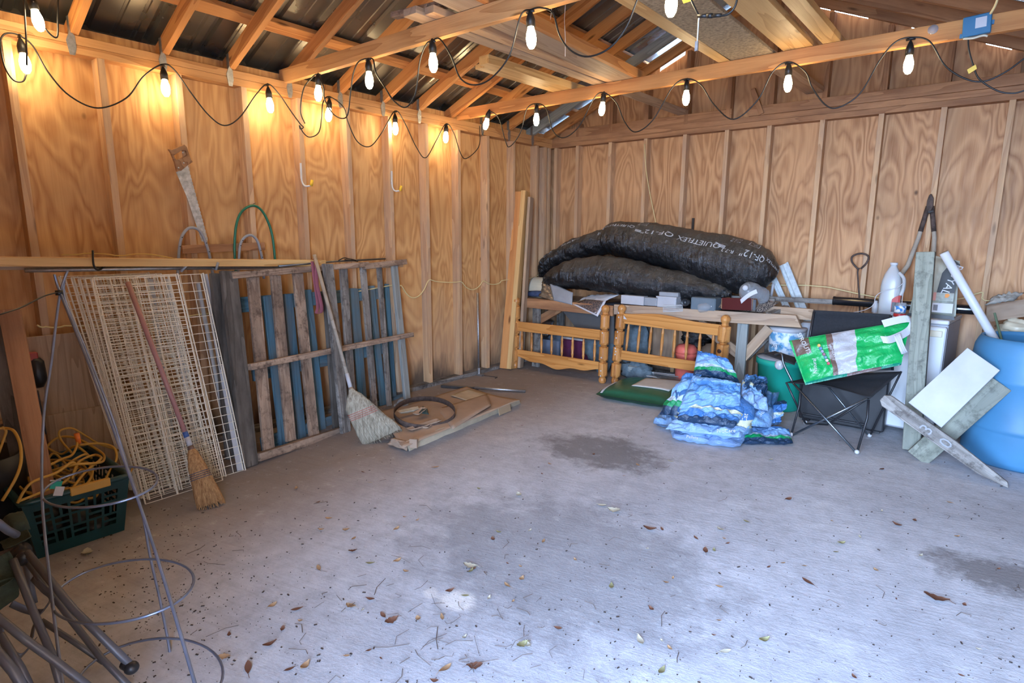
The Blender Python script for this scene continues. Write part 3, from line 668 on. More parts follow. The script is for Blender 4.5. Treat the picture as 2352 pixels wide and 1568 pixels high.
tag(b.build('yellow_cord', YEL, smooth=True), 'thin yellow cord lying along the top of the level lumber', 'cord')
# ------------------------------------------------------------ wire shelf panels stacked on end
def rack_panel(name, label, y0, y1, xb, xt, dy, dz, lip=1, nz_=24, group='wire shelf panels leaning on the left wall', nu=6):
    """panel stands on its short side, leaning back to the wall; drawn in its own plane"""
    a, e, c = V((xb, y0, dz)), V((xb-.0, y1, dz)), V((xt, y0+dy, dz+1.17)); U = (e-a); Wd = U.length; U.normalize(); H = (c-a); Hn = H.length; H.normalize(); N = U.cross(H).normalized()
    if N.x < 0: N = -N
    P = lambda u, v, n=0: a+U*(u*Wd)+H*(v*Hn)+N*n
    t = thing(name, label, 'wire shelf', a, group)
    b = MB()
    for i in range(nu+1):
        r = .0038 if i in (0, nu) or i == nu//2 else .0022
        b.tube([P(i/nu, 0), P(i/nu, 1)], r, 4)
    for i in (0, nu//2, nu): b.tube([P(i/nu, 0, lip*.03 if i != nu//2 else -.012), P(i/nu, 1, lip*.03 if i != nu//2 else -.012)], .0034, 4)
    b.build('long_wires', WIREW, t)
    b = MB()
    for j in range(nz_+1): v = j/nz_; b.tube([P(0, v, lip*.03), P(0, v, .003), P(1, v, .003), P(1, v, lip*.03)], .0019, 4, caps=False)
    b.build('cross_wires', WIREW, t); return t
ORD = ['second', 'third', 'fourth', 'fifth', 'sixth', 'seventh', 'eighth', 'ninth', 'tenth']
rack_panel('wire_shelf', 'cream wire shelf panel, frontmost and rightmost of the stack', -4.36, -4.0, .60, .33, -.03, .003)
for k in range(8):
    rack_panel('wire_shelf', 'cream wire shelf panel, %s from the front of the stack' % ORD[k], -4.555+.008*((k*3) % 4), -4.15+.012*((k*2) % 3), .655-.034*k, .42-.036*k, -.055-.012*k, .004+.004*((k*5) % 3), lip=1 if k % 2 else 0, nz_=26+(k % 2), nu=5)
tag(plank('flat_strip', at(470, 629, x=.30), at(551, 1080, z=.006), .032, .003, WHITEP, up=(1, 0, .2), bevel=0), 'wide white flat metal strip leaning behind the frontmost wire shelf', 'metal strip')
b = MB(); p1 = at(533, 1060, z=.004); b.tube([at(455, 650, x=.16), p1+V((-.12, .05, 0))], .012, 10); b.box(p1+V((-.12, .05, .003)), (.07, .07, .006)); tag(b.build('grey_pole', LGREY, smooth=False), 'grey metal pole with a small foot plate behind the wire shelf', 'pole')
tag(plank('flat_strip', at(385, 640, x=.31), at(462, 1090, z=.006), .03, .003, LGREY, up=(1, 0, .2), bevel=0), 'grey flat metal strip standing between the stacked wire shelves', 'metal strip')
tag(plank('flat_strip', at(345, 640, x=.26), at(420, 1100, z=.006)+V((-.08, 0, 0)), .03, .003, LGREY, up=(1, 0, .2), bevel=0), 'grey flat metal strip hidden deep inside the wire shelf stack', 'metal strip')
# ------------------------------------------------------------ brooms
def broom(label, top, neck, tip, width, mats, hr=.0125, band=4, bcol=None, lab=None, flare=1.0, lean=None, sh=.0):
    hm, sm = mats; t = thing('straw_broom', label, 'broom', tip)
    b = MB(); b.tube([top, top*.5+neck*.5, neck], [hr, hr, hr*.95], 12); b.build('handle', hm, t, smooth=True)
    ax = (tip-neck); L = ax.length; ax.normalize(); side = ax.cross((CAM-neck).normalized()).normalized(); dp = side.cross(ax).normalized()
    if side.y < 0: side = -side
    b = MB(); prof = [(0, .016, .016), (.06, .026, .022), (.14, .20*width+.01, .03), (.3, .40*width, .034), (.45, .45*width, .036), (.6, .50*width, .036), (.8, .56*width*flare, .034), (1., .60*width*flare, .03)]
    n = 40; vs = []
    def ring(f, w, d, k):
        a = 2*pi*k/n; c, s_ = cos(a), sin(a); jag = (1+.03*nz((k*.9, f*3, 1))) if f > .7 else 1
        p = neck+ax*(L*f)+side*(c*w*jag+sh*width*max(0, f-.35)*1.2)+dp*(math.copysign(abs(s_)**.7, s_)*d)
        if f > .95: p += ax*(.03*L*nz((k*1.7, 2, 5)))
        rd = 1+.02*nz((k*2.3, 0, 7), 1); return neck+(p-neck)*rd
    for f, w, d in prof: vs += [ring(f, w, d, k) for k in range(n)]
    fs = [(i*n+k, i*n+(k+1) % n, (i+1)*n+(k+1) % n, (i+1)*n+k) for i in range(len(prof)-1) for k in range(n)]
    fs.append(tuple(range((len(prof)-1)*n, len(prof)*n))); b.add(vs, fs)
    # straw stems
    for q in range(240):
        k = random.randrange(n); f0, w0, d0 = prof[random.choice((2, 3, 4, 5))]; a = ring(f0, w0*1.0, d0*1.02, k); e = ring(1., .6*width*flare, .03, k+random.uniform(-.4, .4)); e += ax*random.uniform(0, .03)
        b.tube([a, a*.5+e*.5+dp*.002*(1 if sin(2*pi*k/n) > 0 else -1), e], .0011, 3, caps=False)
    b.build('bristles', sm, t, smooth=True)
    for i in range(band):
        f = .42+.035*i; w = .45*width+(f-.45)*.33*width+.002; bb = MB(); bb.tube([neck+ax*(L*f)+side*(cos(2*pi*k/24)*w+sh*width*max(0, f-.35)*1.2)+dp*(math.copysign(abs(sin(2*pi*k/24))**.7, sin(2*pi*k/24))*.038) for k in range(24)], .0016, 5, closed=True); bb.build('stitching', bcol, t, smooth=True)
    return t, ax
top, neck = at(722, 585, x=.31), at(806, 893, x=.66); tip = at(855, 1020, x=.80); tip.z = .012
t, ax = broom('pale wooden handled straw broom leaning on the pallet, wide fanned bristles', top, neck, tip, .21, (OLDPOLE, STRAW), bcol=REDT, flare=1.12, sh=.45)
b = MB(); d = (neck-top).normalized(); b.tube([neck-d*.11, neck-d*.005], [.0142, .0142], 12); b.build('paper_sleeve', WHITEP, t, smooth=True)
b = MB(); b.tube([neck-d*.012, neck+d*.03], [.0145, .019], 12); b.build('ferrule', GALV, t, smooth=True)
top, neck = at(293, 648, x=.47), at(440, 1032, x=.80); tip = at(480, 1160, x=.93); tip.z = .012
t, ax = broom('pink handled straw broom leaning on the wire shelves, orange bristles', top, neck, tip, .105, (PINKH, STRAWO), bcol=BLUEJ, flare=1.05, sh=.1)
b = MB(); d = (neck-top).normalized(); b.tube([neck-d*.07, neck-d*.02], .0138, 12); b.build('paper_sleeve', WHITEP, t, smooth=True)
b = MB(); b.tube([neck-d*.1, neck-d*.07], .0138, 12); b.build('blue_band', plain('band_blue', (.05, .12, .35), .5), t, smooth=True)
b = MB(); b.tube([neck-d*.022, neck+d*.02], [.0145, .018], 12); b.build('ferrule', plain('ferrule_brown', (.15, .09, .07), .5), t, smooth=True)
# ------------------------------------------------------------ pallets leaning on the left wall
A0, A1 = V((.54, -3.87, 0)), V((.205, -2.34, 0)); LEAN = V((-.17, -.035, 1.2))
PP = plane3(A0, A1, A0+LEAN); PN = PP[0]
ND = V((LEAN.x, LEAN.y, LEAN.z)).normalized()
def slat(name, top, bot, w, t, mat, parent, off=0, up=None): return plank(name, onp(*top, PP, off), onp(*bot, PP, off), w, t, mat, parent, up=PN, warp=.004, bevel=.003)
pal = thing('wooden_pallet', 'weathered brown slatted pallet leaning on the left wall behind the pale broom', 'pallet', onp(690, 1030, PP))
tag(slat('rail', (530, 633), (845, 607), .04, .03, BROWNW, pal, .035), 'orange-brown top rail'); slat('rail', (835, 612), (931, 601), .045, .04, BROWNW, pal, .03)
slat('rail', (572, 843), (946, 768), .04, .045, BROWNW, pal, .045); slat('rail', (592, 1050), (797, 984), .05, .045, BROWNW, pal, .03); slat('rail', (800, 984), (945, 925), .05, .04, BROWNW, pal, -.01)
for tp, bt, w, m in (((580, 636), (617, 1032), .085, BROWNW), ((632, 632), (668, 1012), .08, BROWNW), ((683, 627), (721, 1000), .085, BROWNW), ((788, 614), (810, 940), .075, GREYW), ((833, 612), (860, 940), .062, GREYW), ((870, 611), (894, 932), .05, GREYW)):
    slat('slat', tp, bt, w, .02, m, pal)
slat('slat', (748, 618), (776, 985), .09, .02, DARKW, pal, -.02)
tag(plank('grey_board', onp(752, 606, PP, .075), onp(794, 993, PP, .085), .085, .03, GREYW, up=PN, bevel=.003), 'weathered grey board leaning in front of the pallet rails beside the pale broom', 'board')
tag(plank('pale_board', onp(905, 609, PP, .0), onp(936, 927, PP, .02), .07, .028, PALEW, up=PN, bevel=.003), 'pale blue-grey board leaning at the right end of the pallet', 'board')
tag(plank('brown_board', onp(900, 650, PP, -.1), onp(918, 900, PP, -.1), .045, .03, TANW, up=PN, bevel=.003), 'thin brown board standing behind the right end of the pallet', 'board')
tag(plank('dark_board', onp(524, 622, PP, .03), onp(574, 1070, PP, .02), .105, .03, DARKW, up=PN, bevel=.003), 'dark weathered board, front one of the pair left of the pallet', 'board')
tag(plank('dark_board', onp(497, 628, PP, -.05), onp(533, 1052, PP, -.05), .08, .03, DARKW, up=PN, bevel=.003), 'dark weathered board, rear one of the pair left of the pallet', 'board')
# blue pallet behind
bp = thing('blue_pallet', 'blue stained pallet standing behind the brown slatted pallet', 'pallet', onp(700, 1000, PP, -.11))
def bs(n, tp, bt, w, t=.02, off=-.11): return plank(n, onp(*tp, PP, off), onp(*bt, PP, off), w, t, BLUEW, bp, up=PN, bevel=.003, warp=.003)
for tp, bt, w in (((612, 680), (655, 1035), .075), ((660, 675), (693, 1010), .075), ((703, 665), (738, 990), .085), ((748, 668), (775, 975), .06), ((812, 662), (835, 955), .09), ((852, 656), (880, 930), .075), ((888, 652), (905, 910), .05)): bs('slat', tp, bt, w)
bs('rail', (553, 700), (928, 668), .10, .02, -.135); bs('rail', (580, 860), (930, 790), .09, .02, -.135); bs('rail', (600, 1020), (925, 915), .09, .02, -.135)
# pink strap, dark cord, blue rod on pallet top
b = MB(); pts = [onp(717, 600, PP, .06), onp(722, 640, PP, .075), onp(730, 700, PP, .07), onp(727, 718, PP, .07), onp(737, 717, PP, .08), onp(738, 700, PP, .09), onp(728, 650, PP, .09), onp(726, 600, PP, .085), onp(720, 596, PP, .02)]
P = spl(pts, 6); wv = V((0, .022, 0)); b.grid(lambda u, v: P[min(len(P)-1, int(round(u*(len(P)-1))))]+wv*(v-.5)*(1.3-.5*abs(u-.5)), len(P)-1, 3)
tag(b.build('cloth_strap', PINK, smooth=True, solid=.003), 'dusty pink cloth strap hanging over the pallet top beside the broom handle', 'strap')
b = MB(); b.tube([onp(640, 611, PP, .03), onp(770, 600, PP, .02), onp(885, 594, PP, .03)], .007, 8); tag(b.build('blue_rod', STEEL, smooth=True), 'thin blue-grey metal rod lying along the pallet top', 'rod')
b = MB(); b.tube(spl([onp(a, c, PP, .03) for a, c in ((778, 598), (790, 592), (800, 594), (812, 596), (822, 600), (806, 598), (792, 596))], 5), .004, 6); tag(b.build('shoelace', BLK, smooth=True), 'dark knotted lace resting on the pallet top rail', 'cord')
tag(plank('thin_lath', onp(855, 614, PP, -.04), onp(925, 610, PP, -.04), .02, .012, TANW, up=PN), 'thin light lath behind the right end of the pallet top', 'lath')
b = MB(); p = onp(922, 935, PP, .06); p.z = 0
for sx, h, r in ((1, .045, .055), (.6, .07, .035)): b.sphere(p+V((.0, 0, h*.45)), r, 10, (1, 1.2, h/r*.6))
o = b.build('plastic_bag', CLEAR, smooth=True); tag(o, 'small crumpled clear plastic bag at the foot of the pale board', 'bag')
# ------------------------------------------------------------ metal stake by the wall
p = at(1100, 862, z=0); t = thing('metal_stake', 'thin galvanised pole standing upright against the left wall stud', 'pole', p)
b = MB(); b.tube([p+V((0, 0, .01)), V((.02, p.y+.0, at(1103, 672, x=.03).z))], .011, 10); b.build('shaft', GALV, t, smooth=True)
b = MB(); b.box(p+V((.02, .0, .01)), (.07, .04, .02)); b.tube([p+V((.0, 0, .01)), p+V((0, 0, .08))], .017, 10); b.build('foot', GALV, t)
q = at(1142, 866, z=.006); b = MB(); b.tube([p+V((.05, .02, .006)), q, q+V((.015, -.05, 0))], .004, 6); tag(b.build('bent_rod', RUST), 'thin bent metal rod on the floor beside the galvanised pole', 'rod')
# ------------------------------------------------------------ tall leaning lumber in the corner
tl_ = [(1158, 842, 1188, 442, .115, 'wide orange board in the corner, backmost of the leaning stack', -.0), (1176, 842, 1206, 441, .12, 'bright yellow board in the corner, frontmost of the leaning stack', .0)]
f0 = V((.03, -.80, .004)); f1 = at(1196, 442, x=.06)
tag(plank('leaning_board', V((.045, -.865, .006)), V((.03, -.60, 1.858)), .105, .036, RAFT, up=(-.3, 1, 0)), tl_[0][5], 'board')
tag(plank('leaning_board', V((.10, -.83, .006)), V((.075, -.575, 1.862)), .05, .11, LUMY, up=(-.3, 1, 0)), tl_[1][5], 'board')
tag(plank('leaning_board', V((.145, -.72, .006)), V((.115, -.53, 1.80)), .03, .10, TANW, up=(-.3, 1, 0)), 'thin brown board leaning behind the bright yellow board in the corner', 'board')
b = MB(); 
for k in (-1, 1):
    c = V((.0755, -.575, 1.83))+V((.018, -.03+.03*k, 0)); b.tube([c, c+V((.012, -.004, 0))], .008, 8)
# ------------------------------------------------------------ cardboard, hoop, pipe
Z = lambda a, c, z=.0: at(a, c, z=z)
t = thing('flattened_cardboard', 'flattened cardboard box lying on the floor right of the pale broom', 'cardboard', Z(1050, 960))
C = [Z(925, 1028, .07), Z(1193, 918, .06), Z(1072, 890, .02), Z(868, 945, .03)]
sheet('top_panel', C, CARD, t, 30, 20, 0, .006, 4, 2, .004, wav=lambda u, v: .012*sin(u*5)*sin(v*4))
b = MB(); C2 = [Z(940, 1036, .0), Z(1196, 926, .0), Z(1193, 918, .062), Z(932, 1014, .07)]; b.grid(lambda u, v: (C2[0]*(1-u)+C2[1]*u)*(1-v)+(C2[3]*(1-u)+C2[2]*u)*v+V((0, 0, .003*sin(u*30))), 30, 2)
b.build('front_edge', CARDL, t, solid=.004); b = MB(); a, e = C[0], C[1]
b.beam(a*.93+e*.07+V((.003, -.003, .0)), a*.93+e*.07+V((-.005, .012, -.0)), .05, .06); b.build('worn_corner', CARD, t)
b = MB(); a0, a1 = a*.22+e*.78+V((.004, -.004, -.028)), a*.1+e*.9+V((.004, -.004, -.03)); b.beam(a0, a1, .055, .006, up=(1, -1, .2)); b.build('packing_tape', plain('tape_brown', (.33, .24, .15), .5), t)
sheet('flap', [Z(1040, 985, .075), Z(1128, 930, .085), Z(1118, 905, .05), Z(1000, 940, .05)], CARD, t, 14, 8, .01, .004, 4, 5, .004)
sheet('flap', [Z(1075, 893, .035), Z(1120, 905, .04), Z(1090, 925, .05), Z(1035, 908, .045)], CARDL, t, 10, 8, .006, .004, 4, 8, .004)
c = Z(975, 950, .09); hp = []
for k in range(48):
    a = 2*pi*k/48; q = at(975+70*cos(a)+8*sin(a), 948-33*sin(a)+3*cos(a), z=.085+.02*sin(a*2+.5)); hp.append(q)
b = MB(); n = len(hp)
vs = [p+V((0, 0, dz)) for p in hp for dz in (-.02, .02)]; b.add(vs, [(2*i, 2*((i+1) % n), 2*((i+1) % n)+1, 2*i+1) for i in range(n)])
tag(b.build('barrel_hoop', RUST, smooth=True, solid=.004), 'rusty flat barrel hoop lying on the flattened cardboard', 'hoop')
sc = [((934, 975), (988, 978), 'long tan cardboard strip inside the barrel hoop, front one', .03), ((938, 985), (1010, 962), 'folded tan cardboard strip inside the barrel hoop, rear one', .028), ((915, 945), (962, 935), 'short torn cardboard roll at the left inside the barrel hoop', .03), ((955, 950), (975, 935), 'dusty brown cardboard scrap in the middle of the barrel hoop', .025)]
for i, (a, e, lab, w) in enumerate(sc):
    p, q = Z(*a, .075+.012*i), Z(*e, .085+.012*i); d = (q-p).cross(V((0, 0, 1))).normalized()*w
    tag(sheet('cardboard_scrap', [p-d, q-d, q+d, p+d], CARD if i != 2 else CARDL, None, 12, 5, .02, .006, 5, i, .003), lab, 'cardboard')
tag(sheet('green_shard', [Z(962, 948, .1), Z(985, 952, .1), Z(982, 940, .11), Z(972, 932, .11)], plain('dark_green_plastic', (.02, .05, .05), .4), None, 6, 5, .008, .006, 5, 3, .002), 'dark green plastic shard inside the barrel hoop', 'plastic')
tag(sheet('paper_scrap', [Z(890, 1020, .01), Z(938, 1036, .005), Z(932, 1012, .07), Z(905, 1005, .06)], CARD, None, 10, 8, .03, .02, 5, 11, .003), 'crumpled brown paper at the near corner of the cardboard', 'paper')
tag(sheet('paper_scrap', [Z(882, 965, .05), Z(905, 978, .05), Z(908, 962, .09), Z(888, 958, .08)], plain('oyster', (.45, .4, .34), .6, var=.4, sc=30), None, 10, 8, .03, .015, 8, 13, .003), 'small whitish crumpled paper between the broom and the barrel hoop', 'paper')
t = thing('metal_pipe', 'grey metal pipe with a flat bracket lying on the floor behind the cardboard', 'pipe', Z(1110, 893))
b = MB(); b.tube([Z(1090, 890, .03), Z(1207, 898, .016)], .013, 10); b.build('tube', GALV, t, smooth=True)
b = MB(); b.beam(Z(1014, 886, .014), Z(1100, 892, .02), .035, .02); b.build('channel', STEEL, t)
# ------------------------------------------------------------ left edge: plywood piece, leaning boards, dark junk
tag(plank('plywood_scrap', V((.02, -4.73, .18)), V((.02, -4.73, .86)), .62, .012, TANW, up=(1, 0, 0)), 'grey-brown plywood offcut leaning on the left wall behind the basket', 'plywood')
tag(plank('plywood_scrap', V((.05, -4.55, .006)), V((.04, -4.55, .42)), .5, .012, TANW, up=(1, 0, 0)), 'lower plywood offcut on the floor behind the basket', 'plywood')
tag(plank('leaning_board', at(22, 712, x=.62), at(106, 1150, z=.25), .055, .075, LUMD, up=(.3, 1, 0)), 'orange-brown two-by-four leaning at the far left, foot in the laundry basket', 'board')
tag(plank('leaning_board', at(-18, 735, x=.55), at(60, 1130, z=.2), .05, .06, DARKW, up=(.3, 1, 0)), 'dark board leaning behind the orange-brown one at the far left', 'board')
tag(plank('board_offcut', at(-40, 985, x=.55), at(28, 962, x=.35), .10, .02, TANW, up=(0, 0, 1)), 'pale board end poking in at the far left edge', 'board')
b = MB(); p = at(65, 820, x=.045); b.box(p, (.03, .08, .05), bev=.006); t = thing('red_tool', 'red and black tool hanging on the left wall behind the leaning board', 'tool', p); b.build('red_grip', plain('dull_red', (.4, .06, .05), .5), t)
b = MB(); b.lathe([(.02, -.14), (.04, -.1), (.035, 0), (.02, .02)], Matrix.Translation(p+V((0, .03, -.03))), 12); b.build('black_body', BLKP, t, smooth=True)
b = MB(); p = at(92, 945, x=.3); q = V((.3, p.y-.02, 0)); b.tube([q, p+V((0, 0, -.1))], .009, 8); b.tube([p+V((0, 0, -.12)), p+V((0, -.01, .11))], .016, 8); tag(b.build('black_tool', BLKP), 'tool with a black ribbed handle standing up beside the leaning board', 'tool')
# dark bin at left edge
b = MB(); c = V((.52, -5.16, 0)); b.lathe([(.15, 0), (.17, .3), (.175, .42), (.165, .42), (.16, .3), (.145, .01)], Matrix.Translation(c), 24); tag(b.build('dark_bin', BLKP, smooth=True), 'black bin in the shadow at the far left behind the basket', 'bin')
# ------------------------------------------------------------ laundry basket and extension cord
t = thing('laundry_basket', 'dark teal plastic laundry basket holding the orange extension cord', 'basket', V((.62, -4.86, 0)))
bx0, bx1, by0, by1, bh = .36, .875, -5.06, -4.725, .27; fl = .035
def bp_(u, v, side):   # side outline with flare
    e = fl*v; z = bh*v
    if side == 0: return V((bx1+e, (by0-e)*(1-u)+(by1+e)*u, z))
    if side == 1: return V(((bx1+e)*(1-u)+(bx0-e)*u, by1+e, z))
    if side == 2: return V((bx0-e, (by1+e)*(1-u)+(by0-e)*u, z))
    return V(((bx0-e)*(1-u)+(bx1+e)*u, by0-e, z))
def holes(i, j):   # 36 x 26 cells
    if i < 3 or i > 32 or j < 5 or j > 21: return False
    ci, cj = (i-3) % 6, (j-5) % 6; alt = ((i-3)//6+(j-5)//6) % 2
    if alt: return ci in (0, 1, 3, 4) and cj < 5 and ((j-5) % 6 < 5)
    return ci < 5 and cj in (0, 1, 3, 4)
for s in range(4):
    b = MB(); nu, nv = 36, 26; key = {}
    def vid(i, j, k, s=s, b=b, key=key):
        q = (i, j, k)
        if q not in key:
            p = bp_(i/nu, j/nv, s); nn = (V((1, 0, 0)), V((0, 1, 0)), V((-1, 0, 0)), V((0, -1, 0)))[s]; b.v.append(p-nn*(.003*k)); key[q] = len(b.v)-1
        return key[q]
    for i in range(nu):
        for j in range(nv):
            if holes(i, j): continue
            for k in (0, 1): b.f.append([vid(i, j, k), vid(i+1, j, k), vid(i+1, j+1, k), vid(i, j+1, k)]); b.m.append(0)
    b.build('side_panel', TEAL, t)
b = MB(); b.box(((bx0+bx1)/2, (by0+by1)/2, .006), (bx1-bx0, by1-by0, .012)); b.build('bottom', TEAL, t)
rm = []
for s in range(4):
    for k in range(10): p = bp_(k/10, 1, s); rm.append(p+V((0, 0, .008)))
b = MB(); b.tube(rm, .016, 8, closed=True, flat=.8); b.build('rim', TEAL, t, smooth=True)
b = MB(); p, q = bp_(.42, 1, 0), bp_(.80, 1, 0); b.beam(p+V((.008, 0, .008)), q+V((.008, 0, .008)), .024, .038); b.build('handle_wrap', YEL, t, bevel=.004)
b = MB()
rnd = random.Random(3)
for s in range(7):
    pts = []; cx, cy = .60+rnd.uniform(-.05, .05), -4.88+rnd.uniform(-.03, .03); rx, ry = rnd.uniform(.14, .25), rnd.uniform(.07, .15); zz = .2+.022*s
    for k in range(9): a = 2*pi*k/9+s; pts.append(V((cx+rx*cos(a)*rnd.uniform(.8, 1.15), cy+ry*sin(a)*rnd.uniform(.8, 1.15), zz+rnd.uniform(-.04, .07))))
    b.tube(spl(pts, 6, closed=True), .006, 6, closed=True)
e = thing('extension_cord', 'orange-yellow extension cord heaped in the teal laundry basket', 'cord', V((.6, -4.87, .2)))
ep = lambda l: spl([at(a, c, x=xx) for a, c, xx in l], 7)
b.tube(ep([(165, 1040, .6), (140, 1010, .5), (137, 990, .5), (160, 983, .5), (180, 990, .5), (230, 1020, .45), (290, 1040, .4), (310, 1060, .5), (290, 1100, .7)]), .0055, 6)
b.tube(ep([(100, 1075, .8), (140, 1055, .75), (165, 1045, .7), (176, 1025, .62), (178, 1010, .6)]), .006, 6)
b.tube(ep([(180, 1022, .6), (230, 1018, .55), (262, 1028, .6), (267, 1055, .65), (250, 1085, .75), (240, 1110, .8)]), .006, 6)
b.tube(ep([(40, 1155, .95), (70, 1110, .95), (130, 1085, .9), (165, 1062, .85), (175, 1075, .8), (150, 1105, .85), (95, 1130, .9), (45, 1150, .95)]), .006, 6)
b.tube(ep([(5, 1150, 1.), (35, 1100, 1.), (48, 1060, .95), (46, 1020, .9), (32, 990, .85), (12, 983, .8), (-10, 985, .8)]), .006, 6)
b.tube(ep([(-10, 1060, .8), (8, 1010, .8), (14, 990, .8), (5, 980, .8)]), .005, 6)
b.tube(ep([(160, 1130, .9), (195, 1085, .85), (225, 1060, .8), (232, 1050, .75), (215, 1045, .7), (180, 1062, .8), (165, 1100, .85)]), .006, 6)
b.build('cord', YEL, e, smooth=True)
b = MB(); b.tube([at(181, 1018, x=.6), at(176, 995, x=.6)], [.011, .012], 10); b.build('plug', ORG, e, smooth=True)
b = MB(); b.tube([at(92, 1058, x=.7), at(92, 1040, x=.7)], [.011, .012], 10); b.build('plug', ORG, e, smooth=True)
b = MB(); p = at(130, 1122, x=.93); RT = Matrix.Rotation(-.35, 3, 'X'); b.box(p+V((.0, 0, .018)), (.004, .04, .035), RT, 0); b.box(p+V((0, 0, .037)), (.004, .04, .005), RT, 1); b.box(p+V((.004, .006, -.012)), (.004, .034, .04), RT, 1); b.build('tag', [SEAG, PRINTW], e)
b = MB()
for k in range(9): p = V((.42+.05*k+rnd.uniform(-.02, .02), -4.88+rnd.uniform(-.1, .1), .05+rnd.uniform(0, .09))); b.sphere(p, .06, 8, (1, 1, .7))
tag(b.build('dark_cables', BLK, smooth=True), 'dark bundled cables filling the bottom of the laundry basket', 'cables', kind='stuff')
# ------------------------------------------------------------ tomato cage
t = thing('tomato_cage', 'tall galvanised wire tomato cage, legs tied together at the top, far left foreground', 'tomato cage', at(282, 1568, z=0))
cg = lambda l, n=8: spl([at(a, c, d=dd) for a, c, dd in l], n)
for k, l in enumerate(([(155, 622, 2.3), (137, 680, 2.28), (118, 830, 2.22), (100, 960, 2.15), (97, 1148, 2.03), (118, 1360, 1.87), (142, 1560, 1.72), (150, 1640, 1.68)],
          [(125, 630, 2.26), (138, 672, 2.27), (190, 800, 2.18), (240, 930, 2.08), (290, 1070, 1.98), (345, 1230, 1.84), (392, 1380, 1.70), (445, 1560, 1.56), (465, 1640, 1.5)],
          [(148, 640, 2.3), (150, 690, 2.3), (200, 810, 2.3), (255, 950, 2.3), (292, 1068, 2.28), (325, 1170, 2.22), (345, 1277, 2.16), (366, 1370, 2.1), (385, 1465, 2.04), (402, 1570, 1.98), (412, 1650, 1.92)])):
    b = MB(); b.tube(cg(l, 5), .0048, 6); b.build('leg_wire', CAGE, t, smooth=True)
def ringpx(cx, cy, rx, ry, tilt, dn, df, n=48):
    P = []
    for k in range(n):
        a = 2*pi*k/n; x, y = rx*cos(a), ry*sin(a); q = (y/ry)
        P.append(at(cx+x*cos(tilt)-y*sin(tilt), cy+x*sin(tilt)+y*cos(tilt), d=(dn+df)/2+(dn-df)/2*q))
    return P
for (cx, cy, rx, ry, tl_a, dn, df, lab) in ((229, 1118, 134, 43, -.16, 1.88, 2.25, 1), (282, 1358, 166, 68, -.2, 1.66, 2.1, 2), (340, 1570, 175, 100, -.22, 1.5, 1.98, 3)):
    b = MB(); b.tube(ringpx(cx, cy, rx, ry, tl_a, dn, df), .0042, 6, closed=True); b.build('ring', CAGE, t, smooth=True)
b = MB(); b.tube([at(136, 672, d=2.27)+V((0, 0, -.009)), at(136, 672, d=2.27)+V((0, 0, .009))], .013, 10); b.tube(spl([at(138, 670, d=2.26), at(100, 680, d=2.2), at(50, 705, d=2.1), at(0, 722, d=2.0), at(-60, 745, d=1.95)], 5), .006, 6, flat=.4); tag(b.build('cable_tie', BLK, t, smooth=True), 'black cable tie')
# ------------------------------------------------------------ folded camp chair, lower left
t = thing('camp_chair', 'folded camp chair with grey tube legs and olive green fabric, lower left', 'chair', at(300, 1530, z=0))
GT = []
def cd(l): return [at(a, c, d=dd) for a, c, dd in l]
for l, r in (([(62, 1268, 1.95), (170, 1400, 1.86), (303, 1530, 1.80)], .0115), ([(52, 1275, 2.0), (165, 1425, 1.92), (232, 1510, 1.9), (300, 1610, 1.85)], .010),
             ([(30, 1285, 1.85), (75, 1400, 1.8), (118, 1500, 1.75), (150, 1610, 1.7)], .011), ([(-20, 1405, 1.6), (60, 1470, 1.62), (130, 1520, 1.64), (260, 1620, 1.68)], .011),
             ([(95, 1425, 1.95), (165, 1470, 1.95), (238, 1520, 1.94)], .009), ([(52, 1275, 2.02), (68, 1330, 2.0), (80, 1385, 1.98)], .009),
             ([(-30, 1470, 1.5), (30, 1540, 1.5), (80, 1620, 1.5)], .012), ([(0, 1455, 1.7), (50, 1535, 1.7), (100, 1640, 1.7)], .010)):
    P = cd(l)
    for p in P: p.z = max(p.z, .02)
    b = MB(); b.tube(P, r, 12); b.build('leg_tube', TUBEG, t, smooth=True)
b = MB(); p = at(302, 1533, d=1.8); p.z = max(p.z, .025); b.sphere(p, .021, 10, (1, 1, .9)); b.tube([p, p+V((-.03, -.01, .005))], .016, 10); b.build('rubber_foot', BLKP, t, smooth=True)
b = MB(); b.tube(cd([(35, 1275, 1.97), (60, 1258, 1.97)]), [.022, .022], 12); b.tube(cd([(45, 1290, 1.95), (62, 1268, 1.95)]), .02, 12); b.build('hub', BLKP, t, smooth=True)
sheet('arm_fabric', cd([(-40, 1345, 1.75), (48, 1320, 1.85), (42, 1370, 1.85), (-40, 1430, 1.75)]), OLIVE, t, 12, 8, .02, .006, 4, 1, .003)
sheet('arm_fabric', cd([(-40, 1300, 1.8), (20, 1265, 1.85), (50, 1315, 1.85), (-30, 1370, 1.75)]), OLIVE, t, 12, 8, .02, .006, 4, 2, .003)
sheet('seat_fabric', cd([(0, 1245, 2.0), (62, 1215, 2.0), (72, 1232, 1.98), (10, 1262, 1.95)]), OLIVE, t, 10, 6, .01, .004, 4, 3, .003)
sheet('cup_pocket', cd([(5, 1195, 2.05), (55, 1180, 2.1), (70, 1215, 2.05), (30, 1225, 2.0)]), OLIVE, t, 10, 8, -.03, .004, 4, 4, .003)
b = MB(); b.tube(cd([(-30, 1190, 1.8), (-5, 1200, 1.82), (18, 1218, 1.86), (38, 1228, 1.9)]), .012, 10); b.build('arm_tube', TUBEG, t, smooth=True)
